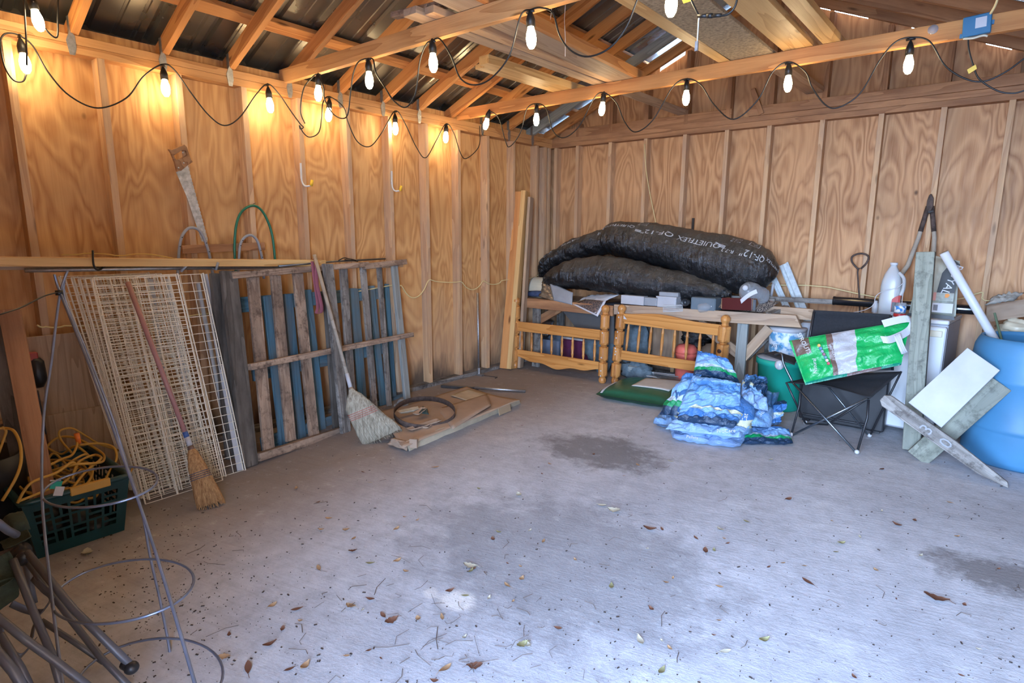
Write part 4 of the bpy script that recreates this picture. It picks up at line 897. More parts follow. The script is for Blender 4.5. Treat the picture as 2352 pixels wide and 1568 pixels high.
for l in ([(75, 1325, 1.97), (100, 1352, 1.95), (118, 1370, 1.94), (100, 1400, 1.93), (80, 1430, 1.92), (72, 1470, 1.9)], [(25, 1385, 1.9), (60, 1400, 1.93), (95, 1405, 1.94), (118, 1378, 1.94)], [(80, 1470, 1.85), (60, 1495, 1.82), (40, 1508, 1.8), (10, 1480, 1.8), (0, 1430, 1.8)]):
    P = spl(cd(l), 5); b = MB(); b.grid(lambda u, v, P=P: P[int(round(u*(len(P)-1)))]+_up*(v-.5)*.022+_rt*(v-.5)*.014, len(P)-1, 2); b.build('webbing_strap', TUBEG, t, smooth=True, solid=.002)
# ------------------------------------------------------------ workbench in the far corner
BZ = .745
t = thing('workbench', 'rough wooden workbench in the far corner under the black duct sleeves', 'workbench', V((1.5, -.32, 0)))
plank('top_board', V((.06, -.16, BZ-.02)), V((2.58, -.16, BZ-.02)), .26, .038, TANW, t, up=(0, 0, 1))
plank('top_board', V((.06, -.42, BZ-.02)), V((2.80, -.42, BZ-.02)), .28, .038, TANW, t, up=(0, 0, 1))
plank('front_rail', V((.1, -.585, .695)), V((1.18, -.585, .695)), .10, .038, LUMD, t, up=(0, -1, 0)); plank('front_rail', V((1.2, -.60, .715)), V((2.84, -.60, .755)), .095, .038, TANW, t, up=(0, -1, 0), c1=-.5)
plank('rear_rail', V((.1, -.03, .69)), V((2.55, -.03, .72)), .09, .038, TANW, t, up=(0, -1, 0)); plank('side_board', V((2.5, -.46, .80)), V((2.93, -.46, .80)), .09, .038, TANW, t, up=(0, -1, 0), c1=-.5)
for x, y, m in ((2.40, -.555, PALEW), (.22, -.54, GREYW), (2.50, -.08, GREYW), (1.3, -.08, GREYW), (.22, -.08, GREYW)): plank('leg', V((x, y, 0)), V((x, y, .69)), .085, .038, m, t, up=(0, 1, 0))
plank('brace', at(1700, 828, y=-.535), at(1768, 752, y=-.535), .08, .036, TANW, t, up=(0, -1, 0)); plank('brace', at(1712, 820, y=-.3), at(1775, 756, y=-.3), .08, .036, GREYW, t, up=(0, -1, 0)); plank('brace', V((.08, -.5, .42)), V((.5, -.5, .66)), .085, .036, LUMD, t, up=(0, -1, 0)); plank('brace', V((2.0, -.52, .66)), V((2.4, -.52, .4)), .085, .03, TANW, t, up=(0, -1, 0))
sheet('tarp', [V((1.05, -.60, BZ+.012)), V((2.55, -.60, BZ+.022)), V((2.5, -.1, BZ+.012)), V((1.05, -.1, BZ+.012))], TARP, t, 40, 12, .01, .008, 5, 4, .003, wav=lambda u, v: -.05*max(0, 1-v*9)*(.6+.4*sin(u*20)))
tag(sheet('hardboard', [V((.52, -.52, .66)), V((.82, -.50, .36)), V((1.15, -.50, .36)), V((1.15, -.52, .66))], plain('slate_panel', (.09, .09, .09), .6), None, 4, 4, 0, 0, 1, 1, .012, smooth=False), 'dark grey hard panel leaning under the workbench behind the left headboard', 'panel')
# ------------------------------------------------------------ headboards of two single beds
def sqring(r, c, n=16):   # chamfered square ring
    out = []
    for k in range(n):
        a = 2*pi*(k+.5)/n; x, y = cos(a), sin(a); m = max(abs(x), abs(y)); q = r/m; x, y = x*q, y*q
        s = abs(x)+abs(y)
        lim = 2*r-c
        if s > lim: x, y = x*lim/s, y*lim/s
        out.append((x, y))
    return out
def turned_post(t, base, top, sc=1.0, dots=(), mat=PINE):
    ax = (top-base); H = ax.length; M = Matrix.Translation(base) @ ax.to_track_quat('Z', 'Y').to_matrix().to_4x4()
    R = .045*sc; n = 16; b = MB(); rings = []
    def circ(z, r): rings.append([(cos(2*pi*(k+.5)/n)*r, sin(2*pi*(k+.5)/n)*r, z) for k in range(n)])
    def sq(z, r, c): rings.append([(x, y, z) for x, y in sqring(r, c)])
    circ(0, .024); circ(.01, .034); circ(.03, .037); circ(.05, .033); circ(.06, .026); circ(.066, .031)
    z = .07; blocks = 4; bl = (H-.07-.075)/blocks
    for i in range(blocks):
        sq(z+.004, R*.82, .01); sq(z+.022, R, .03); sq(z+bl-.038, R, .03); sq(z+bl-.022, R*.82, .01)
        circ(z+bl-.018, .028); circ(z+bl-.012, .033); circ(z+bl-.006, .028); z += bl
    circ(H-.072, .028); circ(H-.062, .033); circ(H-.045, .040); circ(H-.025, .039); circ(H-.008, .026); circ(H, .008)
    vs = [M @ V(p) for rg in rings for p in rg]; L = len(rings)
    b.add(vs, [(i*n+k, i*n+(k+1) % n, (i+1)*n+(k+1) % n, (i+1)*n+k) for i in range(L-1) for k in range(n)]+[tuple(range(n))[::-1], tuple(range((L-1)*n, L*n))])
    p = b.build('post', mat, t, W=M, origin=None) if False else b.build('post', mat, t)
    for z in dots:
        d = MB(); c = M @ V((0, 0, z)); d.sphere(c+V((random.uniform(-.006, .006), -R-.001, 0)), .0065, 6, (1, .35, 1.2)); d.build('paint_spot', PRINTW, p, smooth=True)
    return p
POSTW = wood('varnished_pine_post', (.6, .28, .085), (.33, .12, .03), st=(9, 9, .7), ring=6, knots=.5, fib=.2, rough=.28, bump=.08)
def spindle(t, a, e):
    ax = e-a; L = ax.length; M = Matrix.Translation(a) @ ax.to_track_quat('Z', 'Y').to_matrix().to_4x4(); b = MB()
    b.lathe([(.006, 0), (.008, .05*L), (.013, .2*L), (.014, .22*L), (.011, .25*L), (.015, .5*L), (.011, .75*L), (.014, .78*L), (.013, .8*L), (.008, .95*L), (.006, L)], M, 12)
    return b.build('spindle', POSTW, t, smooth=True)
def rail(t, p0, p1, prof_t, prof_b, th, name='rail', n=24, mat=PINE):
    """p0,p1 ends at the rail's mid height; top and bottom height as functions of u"""
    p0, p1 = V(p0), V(p1); d = (p1-p0); N = d.cross(V((0, 0, 1))).normalized()*(th/2); b = MB()
    for i in range(n+1):
        u = i/n; c = p0+d*u
        for s, f in ((1, prof_t), (1, prof_b), (-1, prof_b), (-1, prof_t)): b.v.append(c+N*s+V((0, 0, f(u))))
    for i in range(n):
        for k in range(4): b.f.append([i*4+k, i*4+(k+1) % 4, i*4+4+(k+1) % 4, i*4+4+k]); b.m.append(0)
    b.f += [[0, 1, 2, 3], [n*4+3, n*4+2, n*4+1, n*4]]; b.m += [0, 0]
    return b.build(name, mat, t, bevel=.004)
# left headboard
pl0, pl1 = V((.098, -.755, 0)), V((.105, -.745, .765)); pr0, pr1 = V((1.155, -.715, 0)), V((1.165, -.715, .765))
t = thing('bed_headboard', 'varnished pine bed headboard with spindles and a scalloped lower rail, left one', 'headboard', (pl0+pr0)/2)
turned_post(t, pl0, pl1, mat=POSTW, dots=(.16, .19, .22, .30, .36, .44, .48, .52)); turned_post(t, pr0, pr1, mat=POSTW, dots=(.08, .13, .26, .5))
rail(t, pl0+V((.03, 0, .46)), pr0+V((-.03, 0, .47)), lambda u: .05, lambda u: -.05, .024)
rail(t, pl0+V((.03, 0, .17)), pr0+V((-.03, 0, .165)), lambda u: .04, lambda u: -.045-.05*(.5-.5*cos(2*pi*u))+.012*cos(6*pi*u), .024, name='scalloped_rail')
for k in range(8): u = .085+.118*k; a = pl0.lerp(pr0, u); spindle(t, a+V((0, 0, .20)), a+V((0, 0, .415)))
# right headboard, turned the other way up
ql0, ql1 = V((1.262, -.665, 0)), V((1.315, -.665, .775)); qr0, qr1 = V((2.262, -.655, 0)), V((2.292, -.675, .765))
t = thing('bed_headboard', 'varnished pine bed headboard with spindles and an arched top rail, right one', 'headboard', (ql0+qr0)/2)
turned_post(t, ql0, ql1, mat=POSTW, dots=(.30, .33, .36, .46, .52, .66, .70), sc=1.05); turned_post(t, qr0, qr1, mat=POSTW, sc=1.12)
rail(t, ql0.lerp(ql1, .83)+V((.03, 0, 0)), qr0.lerp(qr1, .82)+V((-.03, 0, 0)), lambda u: .05+.03*sin(pi*min(1, u*1.25))**2 if u < .8 else .05, lambda u: -.045, .026, name='arched_rail')
rail(t, ql0+V((.05, 0, .295)), qr0+V((-.02, 0, .285)), lambda u: .045, lambda u: -.045, .024)
for k in range(8):
    u = .09+.117*k; a = ql0.lerp(qr0, u)+V((.02, 0, .335)); e = ql0.lerp(ql1, .78).lerp(qr0.lerp(qr1, .78), u); spindle(t, a, e)
b = MB(); c = qr0.lerp(qr1, .60)+V((-.01, -.047, 0)); b.lathe([(.02, 0), (.016, .006), (.012, .007)], Matrix.Translation(c) @ Matrix.Rotation(pi/2, 4, 'X'), 14); b.build('bed_hook_plate', plain('dark_hole', (.05, .02, .015), .4), t)
b = MB(); p = at(1432, 732, y=-.69); b.add([p, p+V((.035, 0, -.002)), p+V((.0, 0, .035))], [(0, 1, 2)]); b.build('torn_sticker', PRINTW, t, solid=.001, fix=False)
# ------------------------------------------------------------ black insulated duct sleeves
def duct(name, label, ctr, n=72, ns=9, seed=0, wr=.012, lay=None):
    """ctr: (px, py, y, radius). returns object + surface function"""
    P = spl([at(a, c, y=y) for a, c, y, r in ctr], ns); R = [v.x for v in spl([V((r, 0, 0)) for a, c, y, r in ctr], ns)]
    L = len(P); fr = []; u = None
    for i in range(L):
        t = (P[min(i+1, L-1)]-P[max(i-1, 0)]).normalized(); u = V((0, 0, 1))-t*t.z; u.normalize(); fr.append((u, t.cross(u)))
    def surf(s, th, lift=0.):
        i = max(0, min(L-1.001, s*(L-1))); k = int(i); f = i-k; p = P[k].lerp(P[k+1], f); r = R[k]*(1-f)+R[k+1]*f
        u = fr[k][0].lerp(fr[k+1][0], f); w = fr[k][1].lerp(fr[k+1][1], f)
        d = u*cos(th)+w*sin(th)
        h = nz((s*34, cos(th)*1.7, sin(th)*1.7), 1, seed)*wr+nz((s*9, cos(th)*1.2, sin(th)*1.2), 1, seed+4)*wr*1.3+.4*crumple((s*20, cos(th)*2, sin(th)*2), 2, wr, seed)
        flat = 1-.12*max(0, -cos(th))
        return p+d*(r*flat+h+lift)
    b = MB(); m = L*2
    vs = [surf(i/m, 2*pi*k/n) for i in range(m+1) for k in range(n)]
    fs = [(i*n+k, i*n+(k+1) % n, (i+1)*n+(k+1) % n, (i+1)*n+k) for i in range(m) for k in range(n)]
    c0 = len(vs); vs += [P[0], P[-1]]; fs += [(c0, (k+1) % n, k) for k in range(n)]+[(c0+1, m*n+k, m*n+(k+1) % n) for k in range(n)]
    b.add(vs, fs); t = thing(name, label, 'duct', P[L//2], 'black insulated duct sleeves'); t.pop('group') if 'group' in t else None
    b.build('sleeve', DUCT, t, smooth=True); return t, surf, P, R
A = [(1408, 553, -.24, .05), (1402, 552, -.24, .155), (1425, 552, -.25, .185), (1480, 562, -.26, .205), (1545, 572, -.28, .215), (1600, 590, -.29, .235), (1660, 605, -.30, .252), (1715, 620, -.30, .245), (1750, 628, -.29, .2), (1772, 634, -.28, .12), (1780, 638, -.27, .02)]
tA, sA, PA, RA = duct('duct_sleeve', 'fat glossy black duct sleeve with printed lettering, upper one on the workbench', A, seed=2, wr=.010)
Bc = [(1252, 655, -.42, .02), (1258, 650, -.42, .07), (1280, 640, -.43, .13), (1330, 632, -.44, .172), (1390, 632, -.45, .185), (1450, 640, -.45, .178), (1520, 652, -.45, .155), (1580, 662, -.44, .135), (1630, 672, -.43, .115), (1665, 676, -.42, .07), (1680, 680, -.41, .02)]
tB, sB, PB, RB_ = duct('duct_sleeve', 'wrinkled black duct sleeve, lowest one lying in front on the workbench', Bc, seed=5, wr=.013)
Cc = [(1245, 640, -.2, .03), (1252, 612, -.2, .085), (1278, 596, -.2, .11), (1320, 576, -.2, .125), (1365, 562, -.2, .135), (1402, 556, -.2, .13), (1430, 556, -.2, .08)]
tC, sC, PC, RC = duct('duct_sleeve', 'gathered black duct sleeve tail, behind and left of the other two', Cc, seed=8, wr=.012)
SLV = plain('sleeve_print', (.5, .52, .54), .7, 0, var=.2, sc=40)
def probe(surf, s, sg): return (CAM-surf(s, sg*1.2)).length
SG = 1 if probe(sA, .5, 1) < probe(sA, .5, -1) else -1
def dtext(s, surf, P, px0, size, parent, a0=.75, rr=.2):
    """centre the word at fraction px0 of the sleeve, upside down as it reads in the photo"""
    vs, fs = text2d(s, size, 'CENTER'); Ltot = sum((P[i+1]-P[i]).length for i in range(len(P)-1)); dirx = 1 if (P[-1]-P[0]).x > 0 else -1
    b = MB(); b.add([surf(px0-v.x*dirx/Ltot, SG*(a0+(v.y-size*.35)/rr*1.0), .004) for v in vs], fs); return b.build('lettering', SLV, parent, fix=False)
for s, c, sz, a0 in (('QF-12"', .10, .048, .6), ('QUIETFLEX', .21, .045, .65), ('QF-12"', .365, .062, .85), ('QUIETFLEX', .52, .058, .9), ('R-7.3', .635, .036, 1.0), ('QF-12"', .745, .078, .9), ('QUIETFLEX', .89, .046, .8)): dtext(s, sA, PA, c, sz, tA, a0)
for c, a0 in ((.285, .6), (.595, .62)):   # printed hand mark between words, small text rows and a boxed mark
    b = MB()
    for k in range(4): q = [sA(c+.0+x, SG*(a0+.18+y+.03*k), .004) for x, y in ((0, 0), (.025, .03), (.026, .05), (.001, .018))]; b.add(q, [(0, 1, 2, 3)])
    b.build('hand_mark', SLV, tA, fix=False)
for c, a0 in ((.30, .3), (.64, .35)):
    for k in range(3): dtext('R-7.3 UL 181', sA, PA, c, .012, tA, a0+.09*k)
b = MB(); 
for (x0, y0, x1, y1) in ((-.03, 0, .03, .015), (-.03, .26, .03, .275), (-.03, 0, -.026, .27), (.026, 0, .03, .27)):
    n = 6; b.add([sA(.72+x0+(x1-x0)*i/n, SG*(.2+yy), .004) for i in range(n+1) for yy in (y0, y1)], [(2*i, 2*i+2, 2*i+3, 2*i+1) for i in range(n)])
b.build('boxed_mark', SLV, tA, fix=False); dtext('UL', sA, PA, .72, .035, tA, .34)
for s, c, sz in (('QF-12', .3, .05), ('QUIETFLEX', .52, .035), ('QF-12', .8, .045)): dtext(s, sC, PC, c, sz, tC, .75, .12)
# ------------------------------------------------------------ things on the bench
def onb(px, py, y, z=BZ): return at(px, py, y=y)
t = thing('bread_box', 'cream roll-top bread box with dark stripes at the left end of the workbench', 'box', V((.2, -.36, BZ)))
M = Matrix.Translation(V((.05, -.36, BZ+.002))) @ Matrix.Rotation(pi/2, 4, 'Y') @ Matrix.Rotation(pi/2, 4, 'Z')
prof = [(-.11, 0), (.11, 0), (.11, .05)]+[(.11*cos(a), .07+.14*sin(a)) for a in [pi*k/14 for k in range(0, 15)]]+[(-.11, .05)]
def cyl(name, x0, x1, mat, par, g=0.0):
    b = MB(); P = [(y*(1+g), z*(1+g*.5)) for y, z in prof]; n = len(P); b.add([V((x, -.36+y, BZ+.003+z)) for x in (x0, x1) for y, z in P], [tuple(range(n))[::-1], tuple(range(n, 2*n))]+[(i, (i+1) % n, n+(i+1) % n, n+i) for i in range(n)]); return b.build(name, mat, par, bevel=.003)
cyl('body', .06, .32, CREAM, t); cyl('end_cap', .05, .062, plain('grey_green', (.2, .23, .21), .5), t, .01)
for x in (.235, .255): cyl('stripe', x, x+.009, plain('brown_stripe', (.06, .03, .02), .4), t, .008)
b = MB(); p, q = at(1215, 668, y=-.52), at(1262, 652, y=-.50); p.z = BZ+.04; q.z = BZ+.055; b.tube([p, p*.66+q*.34, p*.33+q*.67, q], [.033, .038, .035, .03], 14, flat=.9); b.tube([p+V((-.006, 0, .004)), p+V((.02, 0, .004))], .02, 10)
tag(b.build('rolled_jeans', BLUEJ, smooth=True), 'rolled dark blue denim in front of the bread box', 'cloth')
tag(sheet('foil_wrap', [at(1238, 680, y=-.56), at(1300, 704, y=-.6), at(1262, 655, y=-.5), at(1248, 645, y=-.46)], plain('foil', (.4, .33, .24), .3, .6, var=.6, sc=25), None, 16, 16, .02, .02, 8, 3, .002), 'crumpled brown and silver foil beside the rolled denim', 'foil')
tag(sheet('grey_mat', [at(1272, 690, y=-.6), at(1314, 700, y=-.62), at(1316, 672, y=-.55), at(1262, 648, y=-.5)], GREY, None, 14, 12, .01, .004, 5, 6, .006), 'stiff grey mat with a frayed edge sloping over the bench edge', 'mat')
t = thing('printed_poster', 'white bordered poster hanging over the bench edge between the headboard posts', 'poster', at(1350, 700, y=-.66))
pc = [at(1312, 697, y=-.60), at(1373, 727, y=-.68), at(1392, 691, y=-.60), at(1345, 686, y=-.5)]
sheet('paper', pc, PRINTW, t, 8, 8, .004, .002, 3, 1, .001); cc = sum(pc, V())/4; nrm = (pc[1]-pc[0]).cross(pc[3]-pc[0]).normalized(); nrm = nrm if nrm.dot(CAM-cc) > 0 else -nrm
nm = NT('map_print'); _v = nm.coord(); nm = nm.out(nm.mix(nm.rng(nm.vor(_v, 30, 'DISTANCE_TO_EDGE'), 0, .04), (.5, .3, .22), (.07, .06, .06)), .6)
sheet('picture', [c.lerp(cc, .16)+nrm*.004+V((0, 0, .001)) for c in pc], nm, t, 8, 8, .004, .002, 3, 1, .001)
tag(sheet('newspaper', [at(1330, 690, y=-.5), at(1385, 694, y=-.56), at(1422, 676, y=-.5), at(1352, 678, y=-.42)], WHITEP, None, 14, 10, .015, .012, 7, 12, .002), 'crumpled newspaper on the bench behind the poster', 'newspaper')
def bxy(x0, x1, y0, y1, z0, z1): return ((x0+x1)/2, (y0+y1)/2, (z0+z1)/2), (x1-x0, y1-y0, z1-z0)
t = thing('grey_carton', 'small white and grey open carton on the bench, left of the recipe box', 'carton', V((1.5, -.54, BZ)))
p = at(1426, 698, y=-.60); q = at(1478, 700, y=-.60); w = at(1508, 696, y=-.6); hz = at(1426, 677, y=-.6).z
b = MB(); b.box(*bxy(p.x, q.x, -.60, -.52, BZ+.03, hz)); b.build('white_side', WHITEP, t); b = MB(); b.box(*bxy(q.x, w.x, -.595, -.52, BZ+.03, hz-.005)); b.build('crushed_side', GREY, t, bevel=.008)
p = at(1508, 703, y=-.62); q = at(1552, 702, y=-.62); zt = at(1510, 680, y=-.62).z; t = thing('recipe_box', 'small white lidded file box with a grey top on the workbench', 'box', V((p.x, -.6, BZ)))
b = MB(); b.box(*bxy(p.x, q.x, -.62, -.50, BZ+.03, zt), bev=.006); b.box(*bxy(p.x-.006, q.x+.006, -.626, -.494, zt-.012, zt+.002)); b.build('body', WHITEP, t)
b = MB(); b.box(*bxy(p.x+.006, q.x+.008, -.60, -.49, zt, zt+.04), bev=.006); l = b.build('lid', GREY, t); b = MB(); b.sphere(V((q.x-.04, -.55, zt+.045)), .008, 6); b.build('knob', LGREY, l, smooth=True)
p = at(1585, 712, y=-.62); q = at(1645, 700, y=-.60); t = thing('grey_bin', 'low grey plastic bin with a dark round hole, right of the file box', 'bin', V((p.x, -.55, BZ)))
b = MB(); b.box(*bxy(p.x, q.x, -.62, -.44, BZ+.03, at(1600, 682, y=-.6).z), bev=.008); b.build('body', plain('bin_grey', (.13, .17, .2), .5, var=.2), t)
b = MB(); b.lathe([(.001, 0), (.033, 0), (.034, .04), (.028, .045), (.026, .004), (.001, .004)][::-1], Matrix.Translation(at(1575, 694, y=-.66)+V((-.0, .02, 0))) @ Matrix.Rotation(pi/2, 4, 'X'), 18); tag(b.build('round_lid', BLKP, smooth=True), 'black round cap lying against the left end of the grey bin', 'cap')
b = MB(); 
for k in range(6): a, e = at(1523, 703+2.2*k, y=-.66), at(1568, 701+2.6*k, y=-.62); b.tube([a, a*.5+e*.5+V((0, 0, .003)), e], .0028, 5)
a = at(1523, 702, y=-.66); e = at(1523, 716, y=-.66); f = at(1568, 714, y=-.62); g = at(1568, 700, y=-.62); b.tube([a, e, f, g], .0035, 5, closed=True); tag(b.build('wire_tray', LGREY), 'small white wire rack hanging at the front of the workbench', 'wire rack')
b = MB(); p = at(1637, 703, y=-.60); p2 = at(1604, 708, y=-.62)
M = frame(p2, p) @ Matrix.Rotation(pi/2, 4, 'Y'); L = (p-p2).length; b.lathe([(.03, 0), (.04, .01), (.04, L*.6), (.02, L*.85), (.015, L)], M, 16); t = thing('small_bottle', 'small clear bottle with a white cap lying on its side on the bench', 'bottle', p2); b.build('body', CLEAR, t, smooth=True)
b = MB(); b.lathe([(.001, L+.012), (.02, L+.012), (.02, L-.01), (.001, L-.01)], M, 16); b.build('cap', PRINTW, t, smooth=True)
pat = NT('paisley_cloth'); _v = pat.coord(); pat = pat.out(pat.mix(pat.rng(pat.mt('FRACT', pat.mt('MULTIPLY', pat.vor(_v, 22), 4)), .35, .6), (.04, .035, .04), (.3, .26, .22)), .85)
tag(sheet('patterned_cushion', [at(1650, 706, y=-.64), at(1752, 718, y=-.62), at(1790, 694, y=-.42), at(1660, 688, y=-.42)], pat, None, 24, 12, .022, .004, 4, 5, pillow=True), 'flat black and beige patterned seat cushion under the maroon drawer', 'cushion')
t = thing('drawer', 'small dark maroon wooden drawer with a tan edge on the patterned cushion', 'drawer', at(1690, 700, y=-.6))
a, e = at(1659, 697, y=-.64), at(1728, 699, y=-.66); b = MB(); b.beam(a, e, .02, .10, up=(0, 0, 1)); b.build('front', MAROON, t, bevel=.003)
for x in (-.008, None):
    p = a if x else e; b = MB(); b.beam(p+V((0, 0, 0)), p+V((.0, .16, .0)), .018, .085); b.build('side', SAWH, t)
b = MB(); q = at(1733, 700, y=-.67); b.box(q, (.022, .014, .085)); d = b.build('metal_bracket', STEEL, t)
# plastic jug lying down
t = thing('plastic_jug', 'clear plastic jug with a white cap lying tilted on top of the maroon drawer', 'jug', at(1728, 680, y=-.5))
a, e = at(1752, 685, y=-.42), at(1705, 662, y=-.62); M = frame(a, e) @ Matrix.Rotation(pi/2, 4, 'Y'); L = (e-a).length
b = MB(); b.lathe([(.06, 0), (.083, .015), (.088, .05), (.08, .09), (.088, .13), (.078, L*.8), (.04, L*.96), (.02, L)], M, 24); b.build('body', CLEAR, t, smooth=True)
b = MB(); c = at(1712, 661, y=-.66); b.lathe([(.001, .012), (.021, .012), (.022, -.008), (.001, -.008)], Matrix.Translation(c) @ (CAM-c).to_track_quat('Z', 'Y').to_matrix().to_4x4(), 18); b.build('cap', PRINTW, t, smooth=True)
b = MB(); b.grid(lambda u, v: at(1737-37*u+3*v, 664+24*u+9*v-5*sin(pi*u)*.6, y=-.665-.01*sin(pi*u)), 10, 2); b.build('paper_band', PRINTW, t, solid=.001)
tag(plank('grey_board', at(1630, 680, y=-.36), at(1780, 692, y=-.34), .045, .03, GREYW, up=(0, -1, 0)), 'short grey board lying across the bench behind the maroon drawer', 'board')
tag(plank('long_grey_board', at(1760, 685, y=-.30), at(1992, 697, y=-.26), .04, .03, GREYW, up=(0, -1, 0)), 'long grey board jutting level past the right end of the workbench', 'board')
tag(plank('grey_block', at(1765, 724, y=-.60), at(1806, 706, y=-.35), .05, .04, GREYW, up=(0, 0, 1)), 'weathered grey board end pointing at the room, right end of the workbench', 'board')
b = MB(); p = at(1592, 508, y=.0); b.box(p+V((0, 0, -.03)), (.022, .012, .12)); tag(b.build('wall_bracket', BLKP), 'small black bracket on the back wall just above the upper duct sleeve', 'bracket')
# white gutter pieces leaning on the back wall
for i, (a, e, w, lab) in enumerate((((1801, 606), (1850, 728), .075, 'white metal gutter length leaning on the back wall, right one of the pair'), ((1778, 640), (1832, 760), .05, 'white metal gutter length leaning on the back wall, left one of the pair'))):
    p, q = at(*a, y=-.04), at(*e, y=-.12); t = thing('gutter', lab, 'gutter', q); q = q+(q-p)*.5; q.z = max(q.z, .1)
    d = (q-p).normalized(); sd = V((0, -1, 0)).cross(d).normalized(); nn = d.cross(sd).normalized(); nn = nn if nn.y < 0 else -nn
    b = MB(); pf = [(-.5, .3), (-.5, 0), (-.22, 0), (-.18, .16), (-.12, 0), (.25, 0), (.3, .2), (.5, .2), (.5, .0)]
    b.add([c+sd*(x*w)+nn*(y*w) for c in (p, q) for x, y in pf], [(i_, i_+1, len(pf)+i_+1, len(pf)+i_) for i_ in range(len(pf)-1)]); b.build('profile', plain('gutter_white', (.62, .68, .7), .45, var=.25, sc=35), t, solid=.003, fix=False)
b = MB(); b.tube([at(1776, 652, y=-.1), at(1768, 700, y=-.14)], .012, 8); tag(b.build('white_tube', WHITEP), 'thin white tube behind the jug, leaning on the back wall', 'tube')
# ------------------------------------------------------------ under the bench
t = thing('purple_case', 'purple plastic case with a white lid edge under the workbench', 'case', at(1320, 820, y=-.35))
a = at(1287, 826, y=-.38); e = at(1352, 832, y=-.38); zt = at(1300, 778, y=-.38).z
b = MB(); b.box(*bxy(a.x, e.x, -.38, -.12, .03, zt), bev=.012); b.box(*bxy(a.x+.04, a.x+.12, -.392, -.37, .12, .22), bev=.005); b.box(*bxy(e.x-.1, e.x-.06, -.392, -.37, .06, zt-.03), bev=.005); b.build('shell', PURP, t)
b = MB(); b.box(*bxy(a.x+.02, e.x, -.39, -.12, zt, zt+.022), bev=.004); b.build('lid_edge', WHITEP, t)
def blob(name, label, c, r, sc, mat, seed, cat, wr=.03):
    b = MB(); n, m = 26, 18
    def f(u, v):
        th, ph = 2*pi*u, pi*v; d = V((sin(ph)*cos(th), sin(ph)*sin(th), -cos(ph)))
        h = 1+nz(d*1.3, 1, seed)*.35+crumple(d*2, 1.3, wr/r*.7, seed); p = V((d.x*sc[0], d.y*sc[1], d.z*sc[2]))*(r*h); return V(c)+p
    b.grid(f, n, m); o = b.build(name, mat, smooth=True, fix=False); mm = o.modifiers.new('w', 'WELD'); mm.merge_threshold = .002
    lo = min(v.co.z for v in o.data.vertices)+WM[o.name].translation.z; return tag(o, label, cat)
c = at(1375, 790, y=-.35); blob('blanket', 'bunched blue-grey blanket under the bench behind the left headboard post', (c.x, -.30, .30), .19, (.9, .7, 1.5), BLANKET, 3, 'blanket')
blob('blanket', 'bunched blue-grey blanket under the bench behind the right headboard', (at(1450, 780, y=-.3).x, -.27, .30), .17, (1, .7, 1.6), BLANKET, 6, 'blanket')
blob('blanket_roll', 'small grey cloth bundle on the floor between the two headboards', (1.37, -.42, .10), .1, (1.6, .9, .95), BLANKET, 9, 'cloth')
blob('black_bag', 'crumpled black plastic bag above the coral cooler under the bench', (at(1590, 790, y=-.3).x, -.25, .47), .12, (1.1, .8, .9), DUCT, 11, 'bag', .05)
t = thing('coral_cooler', 'coral red plastic cylinder with a domed lid under the workbench', 'cooler', (at(1578, 820, y=-.4).x, -.38, 0)); c = at(1578, 820, y=-.4)
b = MB(); b.lathe([(.085, 0), (.09, .01), (.09, .30), (.096, .305), (.098, .34)], Matrix.Translation(V((c.x-.02, -.38, 0))), 24); b.build('body', CORAL, t, smooth=True); b = MB(); b.lathe([(.1, .34), (.102, .36), (.095, .39), (.07, .415), (.02, .425), (.001, .425)], Matrix.Translation(V((c.x-.02, -.38, 0))), 24); b.build('lid', CORAL, t, smooth=True)
# bundle of silver-grey slats
rnd = random.Random(5)
for k in range(13):
    y = -.12-.035*(k % 5)-.02*(k//5); z = .015+.032*(k//4)+.01*(k % 4); x0 = 1.45+rnd.uniform(0, .12); x1 = 2.0+rnd.uniform(-.05, .1)
    tag(plank('metal_strip', V((x0, y-.25+.14*rnd.random(), z)), V((x1, y-.27+.12*rnd.random(), z+rnd.uniform(0, .02))), .045, .012, LGREY if k % 3 else GALV, up=(0, rnd.uniform(-.3, .3), 1), bevel=.002), 'thin %s strip %s in the loose pile under the right headboard' % ('grey' if k % 3 else 'shiny metal', ('lowest frontmost', 'lowest second', 'lowest third', 'lowest rearmost', 'lower middle frontmost', 'lower middle second', 'lower middle third', 'lower middle rearmost', 'upper middle frontmost', 'upper middle second', 'upper middle third', 'upper middle rearmost', 'topmost')[k]), 'strip', 'grey strips piled under the workbench')
tag(plank('wood_block', at(1452, 848, y=-.5), at(1466, 815, y=-.2), .085, .05, PALEW, up=(0, 0, 1)), 'short pale two-by-four offcut on the pile of grey slats', 'wood block')
t = thing('silver_box', 'open silver-grey cardboard box under the bench behind the left headboard', 'box', at(1245, 820, y=-.3)); a = at(1232, 825, y=-.35); e = at(1283, 825, y=-.35)
b = MB(); b.box(*bxy(a.x, e.x, -.35, -.12, .02, .27)); b.build('body', plain('silver_card', (.24, .28, .36), .4, .2, var=.3, sc=5), t); sheet('flap', [V((a.x-.02, -.36, .29)), V((a.x+.16, -.36, .33)), V((a.x+.16, -.24, .47)), V((a.x-.06, -.24, .47))], GALV, t, 8, 6, 0, .006, 4, 2, .003)
blob('blue_sack', 'dark blue cloth bundle under the bench between the silver box and the purple case', (a.x+.24, -.28, .30), .09, (1.2, .8, .8), plain('slate_cloth', (.09, .12, .16), .8, var=.4), 14, 'cloth')
